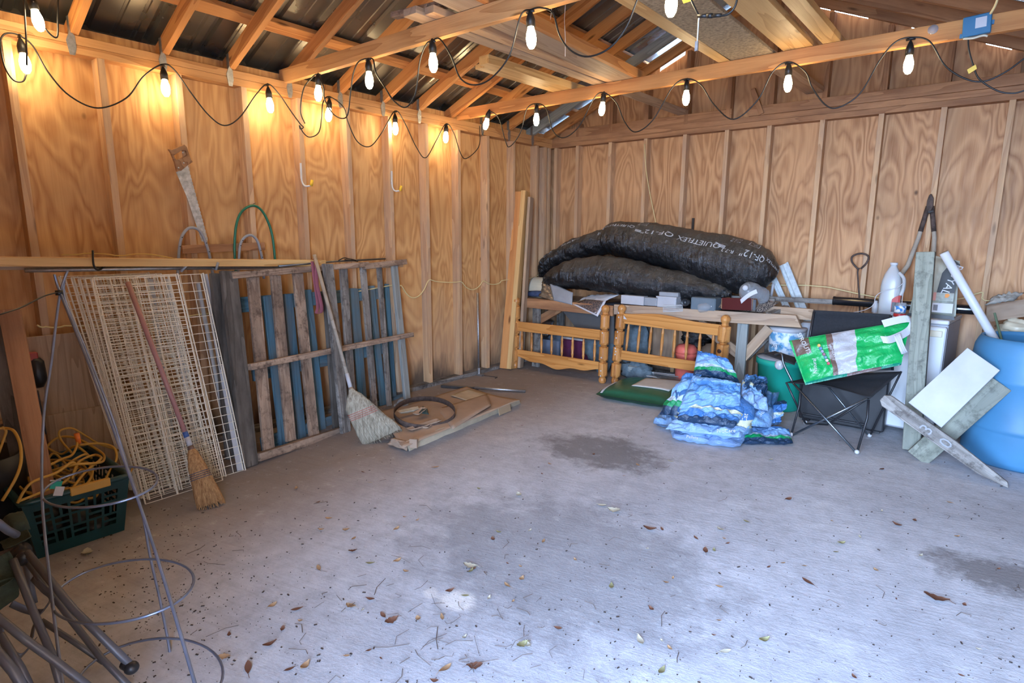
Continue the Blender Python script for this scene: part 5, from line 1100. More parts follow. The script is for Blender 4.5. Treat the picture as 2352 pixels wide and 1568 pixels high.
# ------------------------------------------------------------ right side: fridge and what stands on it
FX0, FX1, FY, FZ = 3.30, 3.785, -.62, .85
t = thing('mini_fridge', 'white under-counter fridge against the back wall beside the blue barrel', 'fridge', V((3.54, -.60, 0))); FR = t
b = MB(); b.box(*bxy(FX0, FX1, FY+.05, -.10, .03, FZ-.03), bev=.008); b.build('body', plain('fridge_side', (.4, .42, .47), .45, var=.08), t)
b = MB(); b.box(*bxy(FX0-.004, FX1+.004, FY+.03, -.09, FZ-.03, FZ), bev=.006); b.build('worktop', WHITE, t)
b = MB(); b.box(*bxy(FX0, FX1, FY, FY+.045, .05, FZ-.045), bev=.008); d = b.build('door', WHITE, t)
b = MB(); b.box(*bxy(FX1-.16, FX1-.02, FY-.006, FY+.005, FZ-.115, FZ-.07), bev=.004); b.build('handle_grip', CREAM, d)
for x in (FX0+.04, FX1-.04): b = MB(); b.box(*bxy(x-.015, x+.015, FY+.06, FY+.1, 0, .04)); b.build('foot', BLKP, t)
FR.rotation_euler.z = radians(-6)
def lathe_thing(name, label, cat, base, prof, mat, part='body', n=24, M=None, square=0):
    t = thing(name, label, cat, base); b = MB(); b.lathe(prof, (Matrix.Translation(base) @ M) if M else Matrix.Translation(base), n); b.build(part, mat, t, smooth=True); return t
# gallon jug
c = V((at(2040, 720, y=-.50).x, -.50, FZ)); t = thing('vinegar_jug', 'tall empty translucent plastic jug with a white cap on the fridge', 'jug', c); b = MB()
def jugring(z, w, d, n=28): return [V((math.copysign(abs(cos(a))**.6, cos(a))*w, math.copysign(abs(sin(a))**.6, sin(a))*d, z)) for a in [2*pi*k/n for k in range(n)]]
RG = [jugring(z, w, d) for z, w, d in ((0, .06, .06), (.008, .068, .068), (.12, .068, .068), (.15, .064, .066), (.20, .066, .066), (.25, .062, .062), (.30, .048, .048), (.34, .028, .028), (.35, .022, .022), (.365, .021, .021))]
b.add([c+p for r in RG for p in r], [(i*28+k, i*28+(k+1) % 28, (i+1)*28+(k+1) % 28, (i+1)*28+k) for i in range(9) for k in range(28)]+[tuple(range(28))[::-1], tuple(range(252, 280))]); b.build('body', MILKY, t, smooth=True)
b = MB(); b.tube(spl([c+V((.04, -.035, .31)), c+V((.075, -.05, .27)), c+V((.08, -.05, .2)), c+V((.066, -.05, .15))], 6), .012, 10); b.build('handle', MILKY, t, smooth=True)
b = MB(); b.lathe([(.024, .36), (.025, .378), (.022, .38), (.001, .38)], Matrix.Translation(c), 20); b.build('cap', PRINTW, t, smooth=True)
b = MB(); b.grid(lambda u, v: c+V((.02+.05*u, -.071+.02*max(0, u-.7), .03+.12*v*(1-.25*(1-u)**2))), 8, 8); l = b.build('label', plain('red_label', (.5, .05, .04), .5, var=.3, sc=30), t, solid=.001)
b = MB(); b.grid(lambda u, v: c+V((.023+.045*u, -.0725+.02*max(0, u-.7), .03+.07*v)), 6, 4); b.build('label_panel', BLKP, l, solid=.0006)
# spice jar
c = V((at(2066, 722, y=-.565).x, -.565, FZ)); t = thing('spice_jar', 'clear plastic jar with a blue label and red base standing on the fridge', 'jar', c)
b = MB(); b.lathe([(.001, 0), (.037, 0), (.038, .004), (.038, .02), (.036, .022)], Matrix.Translation(c), 24); b.build('red_lid', plain('lid_red', (.55, .03, .03), .4), t, smooth=True)
b = MB(); b.lathe([(.035, .022), (.036, .03), (.036, .085), (.034, .1), (.001, .102)], Matrix.Translation(c), 24); b.build('body', CLEAR, t, smooth=True)
lab = NT('bluewhite_label'); _v = lab.coord(); lab = lab.out(lab.mix(lab.rng(lab.noise(_v, 45, 2), .46, .54), (.7, .72, .72), (.04, .2, .5)), .6)
b = MB(); b.lathe([(.0365, .032), (.0372, .034), (.0372, .075), (.0365, .077)], Matrix.Translation(c), 24, caps=False); b.build('label', lab, t, smooth=True)
b = MB(); b.tube(spl([at(a, e, y=-.61) for a, e in ((2076, 637), (2073, 640), (2077, 646), (2076, 660), (2072, 690), (2072, 697))], 5), .0022, 5); b.tube(spl([at(a, e, y=-.61) for a, e in ((2076, 648), (2060, 661), (2030, 668), (2012, 680), (2006, 700), (1985, 712), (1955, 718))], 5), .0022, 5); tag(b.build('white_string', PRINTW, smooth=True), 'thin white string trailing across the jug and the spice jar', 'string')
# charcoal bag
c0, c1 = at(2085, 738, y=-.40), at(2193, 742, y=-.42); h = .44; t = thing('charcoal_bag', 'half-hidden grey-green paper charcoal bag with a black logo on the fridge', 'bag', (c0+c1)/2)
c0.z = c1.z = FZ+.01; top = V((0, 0, .41))
BAGG = plain('bag_greygreen', (.42, .43, .36), .7, 0, var=.15, sc=6, bump=.3)
sheet('paper_bag', [c0+V((0, 0, 0)), c1, c1+top+V((-.02, 0, -.02)), c0+top+V((.04, 0, .03))], BAGG, t, 26, 30, .075, .018, 4, 7, pillow=True)
fr = lambda u, v: c0.lerp(c1, u)+top*v+V((0, -.096, 0))
def fp(pts, mat, nm, z=0): b = MB(); b.add([fr(u, v)+V((0, -z, 0)) for u, v in pts], [tuple(range(len(pts)))]); return b.build(nm, mat, t, solid=.002, fix=False)
fp([(.56, .42), (.92, .42), (.96, .9), (.82, .98), (.62, .75)], plain('logo_black', (.01, .01, .01), .5), 'logo')
fp([(.60, .46), (.9, .5), (.88, .88), (.78, .9), (.66, .7)], BAGG, 'logo_inner', .001) if False else None
vs, fs = text2d('ROYAL', .075, 'CENTER'); b = MB(); a = radians(72); b.add([fr(.76, .66)+V(((v.x*cos(a)-v.y*sin(a))*.9, -.006, (v.x*sin(a)+v.y*cos(a))*.9)) for v in [V((-v.x, -v.y, 0)) for v in vs]], fs); b.build('lettering', PRINTW, t, fix=False)
fp([(.50, .08), (.93, .08), (.93, .24), (.50, .24)], PRINTW, 'paper_label'); fp([(.53, .28), (.92, .28), (.92, .42), (.53, .42)], plain('art_panel', (.4, .42, .36), .6, var=.4, sc=30), 'art_panel')
fp([(.50, .28), (.56, .28), (.56, .42), (.50, .42)], plain('pink_panel', (.55, .25, .2), .6), 'pink_panel', .001); fp([(.74, .34), (.8, .34), (.84, .385), (.8, .41), (.74, .40)], plain('orange_flame', (.7, .25, .04), .6), 'flame_mark', .002)
fp([(.53, .11), (.62, .11), (.62, .21), (.53, .21)], plain('barcode', (.2, .2, .22), .6, var=.6, sc=300), 'barcode', .002)
fp([(.0, -.02), (1., -.03), (.98, .03), (.5, .045), (.02, .03)], BLKP, 'black_base')
# roll of black plastic behind
b = MB(); p, q = at(1915, 690, y=-.27), at(2240, 712, y=-.27); b.tube([p, q], .034, 20); b.tube([p+(p-q).normalized()*.004, p+(q-p).normalized()*.01], .036, 20); tag(b.build('plastic_roll', plain('roll_black', (.012, .012, .014), .15, 0), smooth=False), 'long shiny black plastic roll lying level behind the jug and charcoal bag', 'roll')
# post-hole digger hung on the wall
t = thing('post_hole_digger', 'rusty post-hole digger with two wooden handles leaning on the back wall', 'digger', at(2137, 450, y=-.03))
for l, m in (([(2130, 480), (2110, 545), (2085, 610), (2066, 634)], OLDPOLE), ([(2141, 480), (2146, 545), (2142, 640), (2140, 690)], OLDPOLE)):
    P = [at(a, e, y=-.05-.03*i) for i, (a, e) in enumerate(l)]; b = MB(); b.tube(P, [.014, .016, .018, .02], 10); b.build('handle', m, t, smooth=True)
    b = MB(); b.tube([P[0]+(P[0]-P[1]).normalized()*.02, P[0].lerp(P[1], .8)], [.017, .017], 10); b.build('socket', RUST, t, smooth=True)
b = MB(); P = [at(a, e, y=-.05) for a, e in ((2140, 445), (2145, 455), (2144, 475), (2136, 492), (2128, 480), (2130, 462), (2135, 448))]; b.add(P+[p+V((0, -.035, 0)) for p in P], [tuple(range(7)), tuple(range(7, 14))]+[(i, (i+1) % 7, 7+(i+1) % 7, 7+i) for i in range(7)]); b.build('blade_joint', RUST, t, bevel=.004)
b = MB(); b.tube([at(2132, 487, y=-.1), at(2144, 484, y=-.1)], .008, 8); b.build('pivot_bolt', STEEL, t)
# loop handle tool
b = MB(); P = spl([at(a, e, y=-.05) for a, e in ((1972, 619), (1958, 603), (1957, 590), (1970, 583), (1985, 583), (1995, 590), (1990, 604), (1977, 617))], 6); b.tube(P, .0075, 8); b.tube(spl([at(a, e, y=-.05) for a, e in ((1974, 615), (1970, 625), (1972, 660), (1974, 692), (1975, 760))], 5), .006, 8)
tag(b.build('loop_handle_rod', RUST, smooth=True), 'dark iron rod with a triangular loop handle standing against the back wall', 'rod')
# dark lids on bench end / white cap bottles behind jug
p = at(2012, 700, y=-.4); lathe_thing('white_bottle', 'small white bottle half hidden behind the tall translucent jug', 'bottle', V((p.x, -.42, FZ)), [(.001, 0), (.022, 0), (.024, .05), (.012, .075), (.012, .09), (.001, .09)], WHITEP)
# ------------------------------------------------------------ post, pipe, barrel
tag(plank('timber_post', at(2094, 1030, y=-.99)*1.0, at(2127, 578, y=-.96), .10, .10, GREENW, up=(0, -1, 0), bevel=.006), 'tall square weathered post standing in front of the fridge', 'post')
bpy.data.objects['timber_post'].location.z = max(bpy.data.objects['timber_post'].location.z, .004)
b = MB(); p = at(2168, 580, y=-.82); q = at(2290, 790, y=-.62); q2 = q+(q-p).normalized()*.5; b.tube([p, q2], .026, 20); b2 = MB(); tag(b.build('pvc_pipe', WHITE, smooth=True), 'white plastic pipe sticking out of the blue barrel', 'pipe')
BCX, BCY, BR, BH = 4.24, -.74, .305, .80
t = thing('plastic_barrel', 'large blue plastic barrel open at the top, at the right edge', 'barrel', V((BCX, BCY, 0)))
b = MB(); b.lathe([(.001, .0), (.26, .0), (.29, .02), (.30, .05), (BR-.002, .22), (BR, .235), (BR+.008, .25), (BR, .265), (BR+.004, .4), (BR, .535), (BR+.008, .55), (BR, .565), (BR-.002, .68), (.298, .74), (.285, .775), (.272, .80), (.262, .80), (.27, .77), (.285, .72), (.29, .5), (.285, .04), (.001, .03)], Matrix.Translation(V((BCX, BCY, 0))), 64, caps=False); b.build('shell', BLUEB, t, smooth=True)
b = MB(); a, e = at(2250, 745, y=-.9), at(2305, 790, y=-.74); b.tube([V((4.02, -.55, .92)), V((4.16, -.7, .5))], .007, 8); b.tube([V((4.3, -.55, .95)), V((4.2, -.8, .4))], .009, 8); tag(b.build('green_rods', plain('dull_green', (.1, .14, .08), .6)), 'thin dull green rods standing in the blue barrel', 'rods')
tag(plank('board_offcut', V((4.06, -.86, .50)), V((4.44, -.66, .86)), .06, .02, TANW), 'brown board end lying across inside the blue barrel', 'board')
blob('junk_bundle', 'crumpled beige plastic heap behind the barrel at the right edge', (at(2335, 740, y=-.42).x+.02, -.30, .80), .1, (1.2, .8, .6), CREAM, 21, 'bag', .03)
tag(sheet('tan_carton', [at(2266, 740, y=-.30), at(2400, 720, y=-.30), at(2400, 680, y=-.26), at(2266, 700, y=-.26)], CARD, None, 12, 10, .03, .012, 4, 31, pillow=True), 'dusty tan carton resting behind the barrel at the right edge', 'carton')
for o_ in (bpy.data.objects['tan_carton'],): pass
tag(sheet('grey_rag', [at(2262, 700, y=-.42), at(2330, 690, y=-.42), at(2352, 672, y=-.36), at(2280, 682, y=-.36)], plain('rag_grey', (.33, .31, .27), .9, var=.4, sc=20), None, 16, 10, .02, .02, 5, 33, .004), 'dusty grey rag draped over the tan carton', 'cloth')
tag(plank('support_shelf', V((4.0, -.2, .60)), V((4.46, -.2, .60)), .36, .03, LUMD), 'rough wooden shelf behind the barrel carrying the tan carton', 'shelf')
for x in (4.03, 4.43): tag(plank('timber_post', V((x, -.1, 0)), V((x, -.1, .585)), .05, .05, LUMD, up=(0, 1, 0)), 'upright post under the shelf behind the barrel, %s' % ('left one' if x < 4.2 else 'right one'), 'post')
# crossed boards and the white shelf
_p0, _p1 = at(2030, 915, y=-1.30), at(2318, 1119, z=.012); _F = frame(_p0, _p1, V((0, -1, 0))); _L = (_p1-_p0).length
b = MB(); b.prism([(.02, -.043), (_L*.8, -.04), (_L, -.004), (_L*.97, .02), (_L*.55, .043), (.02, .043), (-.01, .02), (-.01, -.02)], .022, Matrix.Translation((0, 0, -.011)))
t1_ = tag(b.build('pointed_picket', GREYW, W=_F, bevel=.003), 'grey pointed picket stake with faint numbers, leaning across the green board', 'stake')
P0, P1 = at(2030, 915, y=-1.30), at(2316, 1117, z=.02); F = frame(P0, P1, V((0, -1, 0)))
sgn = 1 if (F.to_3x3() @ V((0, 0, 1))).y < 0 else -1
for s, x, sz in (('3', .28, .1), ('0', .40, .1)):
    vs, fs = text2d(s, sz, 'CENTER'); b = MB(); b.add([F @ V((x-(v.y-sz*.35), v.x*sgn, sgn*.0135)) for v in vs], fs); b.build('number', plain('chalk_number', (.32, .33, .34), .8), t1_, fix=False)
tag(plank('green_board', at(2106, 1052, z=.012), at(2298, 880, y=-1.02), .13, .036, GREENW, up=(0, -1, 0), bevel=.004), 'greenish treated board leaning on the blue barrel', 'board')
A_, B_, C_, D_ = at(2222, 798, y=-1.06), at(2297, 850, y=-1.12), at(2162, 982, y=-1.26), at(2086, 924, y=-1.20)
b = MB(); N = (B_-A_).cross(D_-A_).normalized(); N = N if N.dot(CAM-A_) > 0 else -N
b.add([p for p in (A_, B_, C_, D_)]+[p-N*.016 for p in (A_, B_, C_, D_)], [(0, 1, 2, 3), (7, 6, 5, 4), (0, 4, 5, 1), (1, 5, 6, 2), (2, 6, 7, 3), (3, 7, 4, 0)]); tag(b.build('laminate_board', WHITEP, bevel=.003), 'off-white laminate shelf board leaning on the green board and the barrel', 'shelf board')
# ------------------------------------------------------------ camp chair with green bag
t = thing('camp_chair', 'black folding camp chair carrying the green soil bag', 'chair', at(1960, 1040, z=0))
g = lambda a, e, **k: at(a, e, **k)
FLf, FRf = at(1817, 1000, z=.01), at(1968, 1040, z=.012); BLf, BRf = at(1850, 972, z=.01), at(1997, 1002, z=.01)
SLf, SRf = at(1806, 878, y=-1.12), at(1998, 915, y=-1.22); SBr = at(2070, 853, y=-.93); SBl = at(1880, 862, y=-.86)
TLb, TRb = at(1868, 712, y=-.86), at(2046, 722, y=-.92)
def tubes(nm, P, r=.008, mat=STEEL): b = MB(); b.tube(P, r, 10); return b.build(nm, mat, t, smooth=True)
tubes('leg_tube', [at(1822, 880, y=-1.13), FRf]); tubes('leg_tube', [at(1992, 915, y=-1.22), FLf]); tubes('leg_tube', [at(1900, 885, y=-.95), BRf], .007); tubes('leg_tube', [SLf, at(1850, 972, y=-1.02)], .007, BLKP)
tubes('leg_tube', [at(1995, 918, y=-1.2), at(1992, 960, y=-1.22), FRf], .008, BLKP); tubes('leg_tube', [SBr, BRf], .007, BLKP); tubes('leg_tube', [at(1840, 880, y=-1.1), at(1836, 930, y=-1.1), FLf], .007, BLKP); tubes('leg_tube', [at(1998, 912, y=-1.1), at(1900, 975, y=-1.05), BLf], .007, BLKP)
tubes('frame_tube', spl([at(1780, 815, y=-1.05), at(1795, 812, y=-1.08), at(1800, 835, y=-1.1), at(1820, 876, y=-1.12)], 6), .008, STEEL)
for p in (FLf, FRf, BLf, BRf): b = MB(); b.sphere(p+V((0, 0, .008)), .015, 8); b.build('foot', LGREY, t, smooth=True)
sheet('seat_fabric', [SLf, SRf, SBr, SBl], BLKFAB, t, 20, 14, -.02, .003, 3, 2, .004, wav=lambda u, v: .03*sin(pi*u)*(1-v))
sheet('back_fabric', [at(1858, 850, y=-.88), at(2052, 850, y=-.94), TRb, TLb], BLKFAB, t, 20, 14, -.04, .004, 3, 3, .004)
sheet('arm_fabric', [at(1752, 812, y=-.95), at(1825, 838, y=-1.12), at(1832, 822, y=-.8), at(1780, 806, y=-.78)], BLKFAB, t, 10, 6, .01, .004, 3, 4, .003)
tubes('back_tube', [at(1870, 715, y=-.87), at(1850, 830, y=-.89)], .009, BLKP); tubes('back_tube', [at(2046, 724, y=-.93), at(2050, 850, y=-.95)], .009, BLKP)
b = MB(); b.sphere(at(1790, 838, y=-1.06), .033, 10, (1, .8, 1.1)); tag(b.build('plastic_cup', plain('cup_grey', (.5, .5, .52), .3, var=.5, sc=20), smooth=True), 'crushed greyish plastic cup caught on the black camp chair arm', 'cup')
# green bag
t = thing('soil_bag', 'half-used bright green and grey soil bag lying on the black camp chair', 'bag', at(1950, 800, y=-1.08))
G0, G1, G2, G3 = at(1850, 884, y=-1.20), at(2070, 838, y=-1.05), at(2092, 735, y=-.88), at(1812, 782, y=-1.10)
gb = NT('green_bag_print'); uv = gb.n('ShaderNodeTexCoord').outputs['UV']; x, y, z = gb._sep(uv); ob = gb.coord()
x = gb.mt('ADD', x, gb.mt('MULTIPLY', gb.mt('SUBTRACT', gb.noise(ob, 5, 2), .5), .03))
GR = (0, .34, .08); col = gb.mix(gb.rng(gb.noise(ob, 9, 4), .4, .7, 0, .4), GR, (.04, .46, .14))
def band(col, a, e, c, y0=None, y1=None):
    m = gb.mt('MULTIPLY', gb.mt('GREATER_THAN', x, a), gb.mt('LESS_THAN', x, e))
    if y0 is not None: m = gb.mt('MULTIPLY', m, gb.mt('MULTIPLY', gb.mt('GREATER_THAN', y, y0), gb.mt('LESS_THAN', y, y1)))
    return gb.mix(m, col, c)
col = band(col, .02, .17, (.14, .09, .07), .62, .99); col = band(col, .31, .36, (.16, .1, .08)); col = band(col, .36, .56, (.42, .42, .44)); col = band(col, .60, .63, (0, .3, .08), .2, .35); col = band(col, 0, 1., (0, .2, .12), .0, .05); col = band(col, .45, .8, (.16, .1, .09), .0, .045)
gb.bump(gb.noise(ob, 16, 5, .6, .5), .7, .02); gb = gb.out(col, .3, 0, .5)
GBAG = sheet('plastic_bag', [G0, G1, G2, G3], gb, t, 44, 30, .05, .022, 4, 15, pillow=True)
gn = (G1-G0).cross(G3-G0).normalized(); gn = gn if gn.dot(CAM-G0) > 0 else -gn
def gp(u, v, l=.075): e = (max(0, 1-(2*u-1)**4)*max(0, 1-(2*v-1)**4))**.5; return G0.lerp(G1, u).lerp(G3.lerp(G2, u), v)+gn*(.05*e+l-.045)
def gtext(s, u, v, sz, ang, mat=PRINTW, l=.078):
    vs, fs = text2d(s, sz, 'CENTER'); U = (G1-G0).normalized(); W = gn.cross(U).normalized(); W = W if W.z > 0 else -W; ca, sa = cos(ang), sin(ang)
    b = MB(); b.add([gp(u, v, l)+U*(q.x*ca-q.y*sa)+W*(q.x*sa+q.y*ca) for q in vs], fs); b.build('lettering', mat, t, fix=False)
gtext('SPROUTS', .10, .82, .04, radians(-80)); gtext('Natural', .17, .30, .035, radians(80)); gtext('PREMIUM', .335, .55, .022, radians(-82))
for k in range(7): b = MB(); p = gp(.24+.008*k, .72-.07*k, .078); b.sphere(p, .011, 6, (1, .3, 1)); b.build('printed_fruit', [plain('print_spot%d' % k, c, .5) for c in ((.7, .4, .1), (.1, .2, .4), (.3, .3, .4), (.25, .1, .15), (.1, .25, .3), (.6, .55, .5), (.5, .08, .1))][k], t, smooth=True)
b = MB(); P = spl([gp(.78, .95, .1), gp(.98, .97, .1), gp(1.0, .75, .08), gp(.86, .55, .1), gp(.78, .58, .1)], 6); wv = (G3-G0).normalized()*.05; b.grid(lambda u, v: P[int(round(u*(len(P)-1)))]+wv*(v-.5)+gn*(.01*sin(u*9)), len(P)-1, 2); b.build('torn_flap', PRINTW, t, smooth=False, solid=.002)
sheet('torn_strip', [gp(.88, .62, .1), gp(.93, .66, .1), gp(1.03, .24, .08), gp(.98, .2, .08)], PRINTW, t, 10, 4, .0, .008, 5, 2, .002)
# black box behind chair
c = at(1900, 960, y=-.86); t = thing('black_case', 'large black plastic case standing on the floor behind the camp chair', 'case', V((3.1, -.75, 0)))
a, e = at(1832, 970, y=-.72), at(2040, 1000, y=-.86); b = MB(); b.add([V((x, y, z)) for x, y in ((2.93, -.745), (3.50, -.745), (3.50, -.645), (2.93, -.645)) for z in (.02, .42)], [(0, 1, 3, 2), (2, 3, 5, 4), (4, 5, 7, 6), (6, 7, 1, 0), (1, 7, 5, 3), (0, 2, 4, 6)]); b.build('shell', BLKP, t, bevel=.012)
b = MB(); b.tube([V((2.96, -.752, .06)), V((3.38, -.752, .06))], .008, 8); b.build('rib', BLKP, t)
for x in (.0, 1.): b = MB(); p = V((2.98, -.70, .01)).lerp(V((3.45, -.70, .01)), x); b.box(p, (.05, .05, .02)); b.build('foot', BLKP, t)
# green tub, paint bucket
c = at(1788, 925, y=-.45); t = thing('green_tub', 'sea green plastic tub on the floor between the bench and the camp chair', 'tub', V((c.x, -.46, 0)))
b = MB(); b.lathe([(.001, .0), (.155, .0), (.16, .01), (.185, .37), (.198, .375), (.198, .42), (.188, .42), (.18, .37), (.15, .015), (.001, .012)], Matrix.Translation(V((c.x, -.46, 0))), 40, caps=False); b.build('body', SEAG, t, smooth=True)
b = MB(); b.lathe([(.001, .42), (.19, .42), (.195, .43), (.15, .44), (.001, .442)], Matrix.Translation(V((c.x, -.46, 0))), 32, caps=False); b.build('lid', GREY, t, smooth=True)
c = at(1803, 810, y=-.46); t = thing('paint_bucket', 'white bucket with a blue printed label standing on the sea green tub', 'bucket', V((c.x, -.46, .442)))
b = MB(); b.lathe([(.001, 0), (.125, 0), (.13, .01), (.139, .21), (.145, .215), (.145, .235), (.001, .237)], Matrix.Translation(V((c.x, -.44, .443))), 36); b.build('body', WHITEP, t, smooth=True)
lab = NT('bucket_label'); _v = lab.coord(); lab = lab.out(lab.mix(lab.rng(lab.noise(_v, 20, 3), .44, .56), (.6, .68, .75), (.1, .3, .5)), .5)
b = MB(); b.lathe([(.1315, .03), (.1345, .035), (.1400, .20), (.138, .205)], Matrix.Translation(V((c.x, -.44, .443))), 36, caps=False); b.build('label', lab, t, smooth=True)
vs, fs = text2d('MASTIC', .035, 'CENTER'); b = MB(); b.add([V((c.x-.03+.139*sin((v.x-.02)/.139), -.44-.1395*cos((v.x-.02)/.139), .443+.08+v.y)) for v in vs], fs); b.build('lettering', plain('label_ink', (.03, .06, .12), .6), t, fix=False)
c = at(1845, 770, y=-.3); lathe_thing('white_pail', 'second white container half hidden between the bucket and the camp chair', 'pail', V((c.x+.01, -.27, .47)), [(.001, 0), (.07, 0), (.075, .2), (.06, .24), (.001, .24)], WHITEP)
t_ = tag(plank('shelf_crate', V((c.x+.01, -.27, .0)), V((c.x+.01, -.27, .465)), .16, .16, GREYW, up=(0, 1, 0)), 'grey upright wooden block carrying the half-hidden white container', 'block')
# green soil sack on the floor
t = thing('soil_sack', 'full dark green sack with a pale label lying flat under the right headboard', 'sack', at(1450, 905, z=0))
S = [at(1368, 905, z=.05), at(1530, 932, z=.05), at(1610, 880, z=.05), at(1430, 872, z=.05)]; sk = plain('sack_green', (.02, .13, .07), .35, var=.2, sc=5, bump=.3)
sheet('sack_body', S, sk, t, 36, 18, .06, .004, 4, 3, pillow=True, nrm=(0, 0, 1))
lb = [S[0].lerp(S[1], u).lerp(S[3].lerp(S[2], u), v)+V((0, 0, .062*(max(0, 1-(2*u-1)**4)*max(0, 1-(2*v-1)**4))**.5)) for u, v in ((.36, .25), (.9, .25), (.95, .95), (.55, .98), (.42, .9), (.36, .6))]
b = MB(); b.grid(lambda u, v: S[0].lerp(S[1], .38+.5*u).lerp(S[3].lerp(S[2], .38+.5*u), .3+.5*v)+V((0, 0, .0665*(max(0, 1-(2*(.38+.5*u)-1)**4)*max(0, 1-(2*(.3+.5*v)-1)**4))**.5)), 14, 8); b.build('label', LABELM, t, smooth=True, solid=.002)
b = MB(); b.grid(lambda u, v: S[0].lerp(S[1], .06+.03*u).lerp(S[3].lerp(S[2], .06+.03*u), .02+.5*v)+V((0, 0, .065*(max(0, 1-(2*(.07+.02*u)-1)**4)*max(0, 1-(2*(.02+.5*v)-1)**4))**.5)), 2, 8); b.build('white_band', PRINTW, t, solid=.002)
# ------------------------------------------------------------ heap of blue plastic bags
def bag(label, c, mi, seed, d=.012, cr=.045, parent=None, bl=.03):
    C = [at(a, e, **k) for a, e, k in c]
    o = sheet('plastic_bag', C, BAG[mi], None, 44, 30, bl, cr*.8, 2.6+seed % 3*.5, seed, .0, smooth=seed % 3 == 0, pillow=True); tag(o, label, 'plastic bag', 'empty blue plastic bags heaped on the floor'); return o
Y = lambda v: dict(y=v)
Zk = lambda v: dict(z=v)
bag('blue bag at the very bottom of the heap, its front hem spreading on the floor', [(1545, 1005, Zk(.03)), (1700, 1025, Zk(.03)), (1740, 965, Zk(.04)), (1530, 960, Zk(.04))], 3, 1, bl=.03, cr=.03)
bag('flat grey-blue bag with a green band at the right foot of the heap', [(1690, 1018, Zk(.02)), (1822, 1018, Zk(.02)), (1812, 985, Zk(.05)), (1700, 975, Zk(.05))], 2, 2, bl=.02, cr=.025)
bag('light blue bag, lower left corner piece of the heap', [(1500, 972, Zk(.04)), (1575, 985, Zk(.08)), (1610, 935, Zk(.12)), (1530, 925, Zk(.08))], 1, 3, bl=.03)
bag('pale blue bag folded across the front of the heap', [(1528, 985, Zk(.08)), (1700, 1005, Zk(.08)), (1735, 965, Zk(.14)), (1560, 950, Zk(.14))], 3, 4, bl=.035)
bag('blue bag with cream patches in the middle of the heap', [(1555, 962, Zk(.16)), (1690, 978, Zk(.16)), (1720, 930, Zk(.24)), (1570, 915, Zk(.26))], 0, 5, bl=.045)
bag('blue bag bulging at the right side of the heap below the dark lobe', [(1690, 975, Zk(.12)), (1770, 982, Zk(.1)), (1790, 900, Zk(.2)), (1700, 905, Zk(.26))], 1, 6, bl=.05)
bag('narrow blue bag standing at the far right of the heap', [(1765, 978, Zk(.06)), (1790, 975, Zk(.06)), (1802, 918, Zk(.22)), (1782, 922, Zk(.22))], 0, 7, bl=.03)
bag('blue bag spread over the upper middle of the heap', [(1560, 938, Zk(.22)), (1700, 935, Zk(.24)), (1702, 880, Zk(.38)), (1592, 862, Zk(.42))], 1, 8, bl=.05)
bag('long blue-white bag edge running down the left flank of the heap', [(1515, 952, Zk(.1)), (1562, 955, Zk(.14)), (1612, 860, Zk(.42)), (1575, 855, Zk(.4))], 2, 9, bl=.03)
bag('dark blue and green banded bag forming the top of the heap', [(1592, 862, Zk(.40)), (1700, 880, Zk(.36)), (1672, 825, Zk(.52)), (1602, 805, Zk(.56))], 2, 10, bl=.05, cr=.035)
bag('navy blue lobe of a bag at the right of the heap beside the green tub', [(1700, 905, Zk(.28)), (1760, 912, Zk(.26)), (1762, 868, Zk(.36)), (1712, 860, Zk(.40))], 4, 11, bl=.05)
bag('white and blue bag hanging between the navy lobe and the middle of the heap', [(1700, 930, Zk(.24)), (1765, 945, Zk(.2)), (1745, 890, Zk(.32)), (1705, 872, Zk(.36))], 3, 12, bl=.035)
blob('heap_core', 'dark blue bag stuffed inside the heap, seen in the gaps', (2.50, -1.45, .14), .30, (1.0, .75, .62), BAG[0], 17, 'plastic bag', .04)['group'] = 'empty blue plastic bags heaped on the floor'
_hc = bpy.data.objects['heap_core']; _hm = WM.pop('heap_core'); _hc.name = 'plastic_bag'; WM[_hc.name] = _hm
from mathutils.bvhtree import BVHTree
HEAP = [o for o in COL.objects if o.get('group') == 'empty blue plastic bags heaped on the floor']
def heap_hit(px, py):
    best = None
    for o in HEAP:
        M = WM.get(o.name) or o.matrix_basis; me = o.data
        bv = BVHTree.FromPolygons([M @ v.co for v in me.vertices], [tuple(p.vertices) for p in me.polygons]); h = bv.ray_cast(CAM, ray(px, py).normalized())
        if h[0] is not None and (best is None or h[3] < best[3]): best = (h[0], h[1], o, h[3])
    return best
for s, px, py, sz, ang in (('Pellets', 1752, 955, .05, 1.2), ('Cat', 1715, 962, .045, 1.35), ('ProCare', 1668, 992, .035, .15), ('Litter', 1775, 965, .04, .9), ('Pellets', 1590, 1008, .03, .0)):
    h = heap_hit(px, py)
    if not h: continue
    n = h[1] if h[1].dot(CAM-h[0]) > 0 else -h[1]; n = (n+(CAM-h[0]).normalized()*1.2).normalized(); U = V((0, 0, 1)).cross(n).normalized(); W = n.cross(U); ca, sa = cos(ang), sin(ang)
    vs, fs = text2d(s, sz, 'CENTER'); b = MB(); b.add([h[0]+n*.014+U*(q.x*ca-q.y*sa)+W*(q.x*sa+q.y*ca) for q in vs], fs); b.build('lettering', PRINTW, h[2], fix=False)
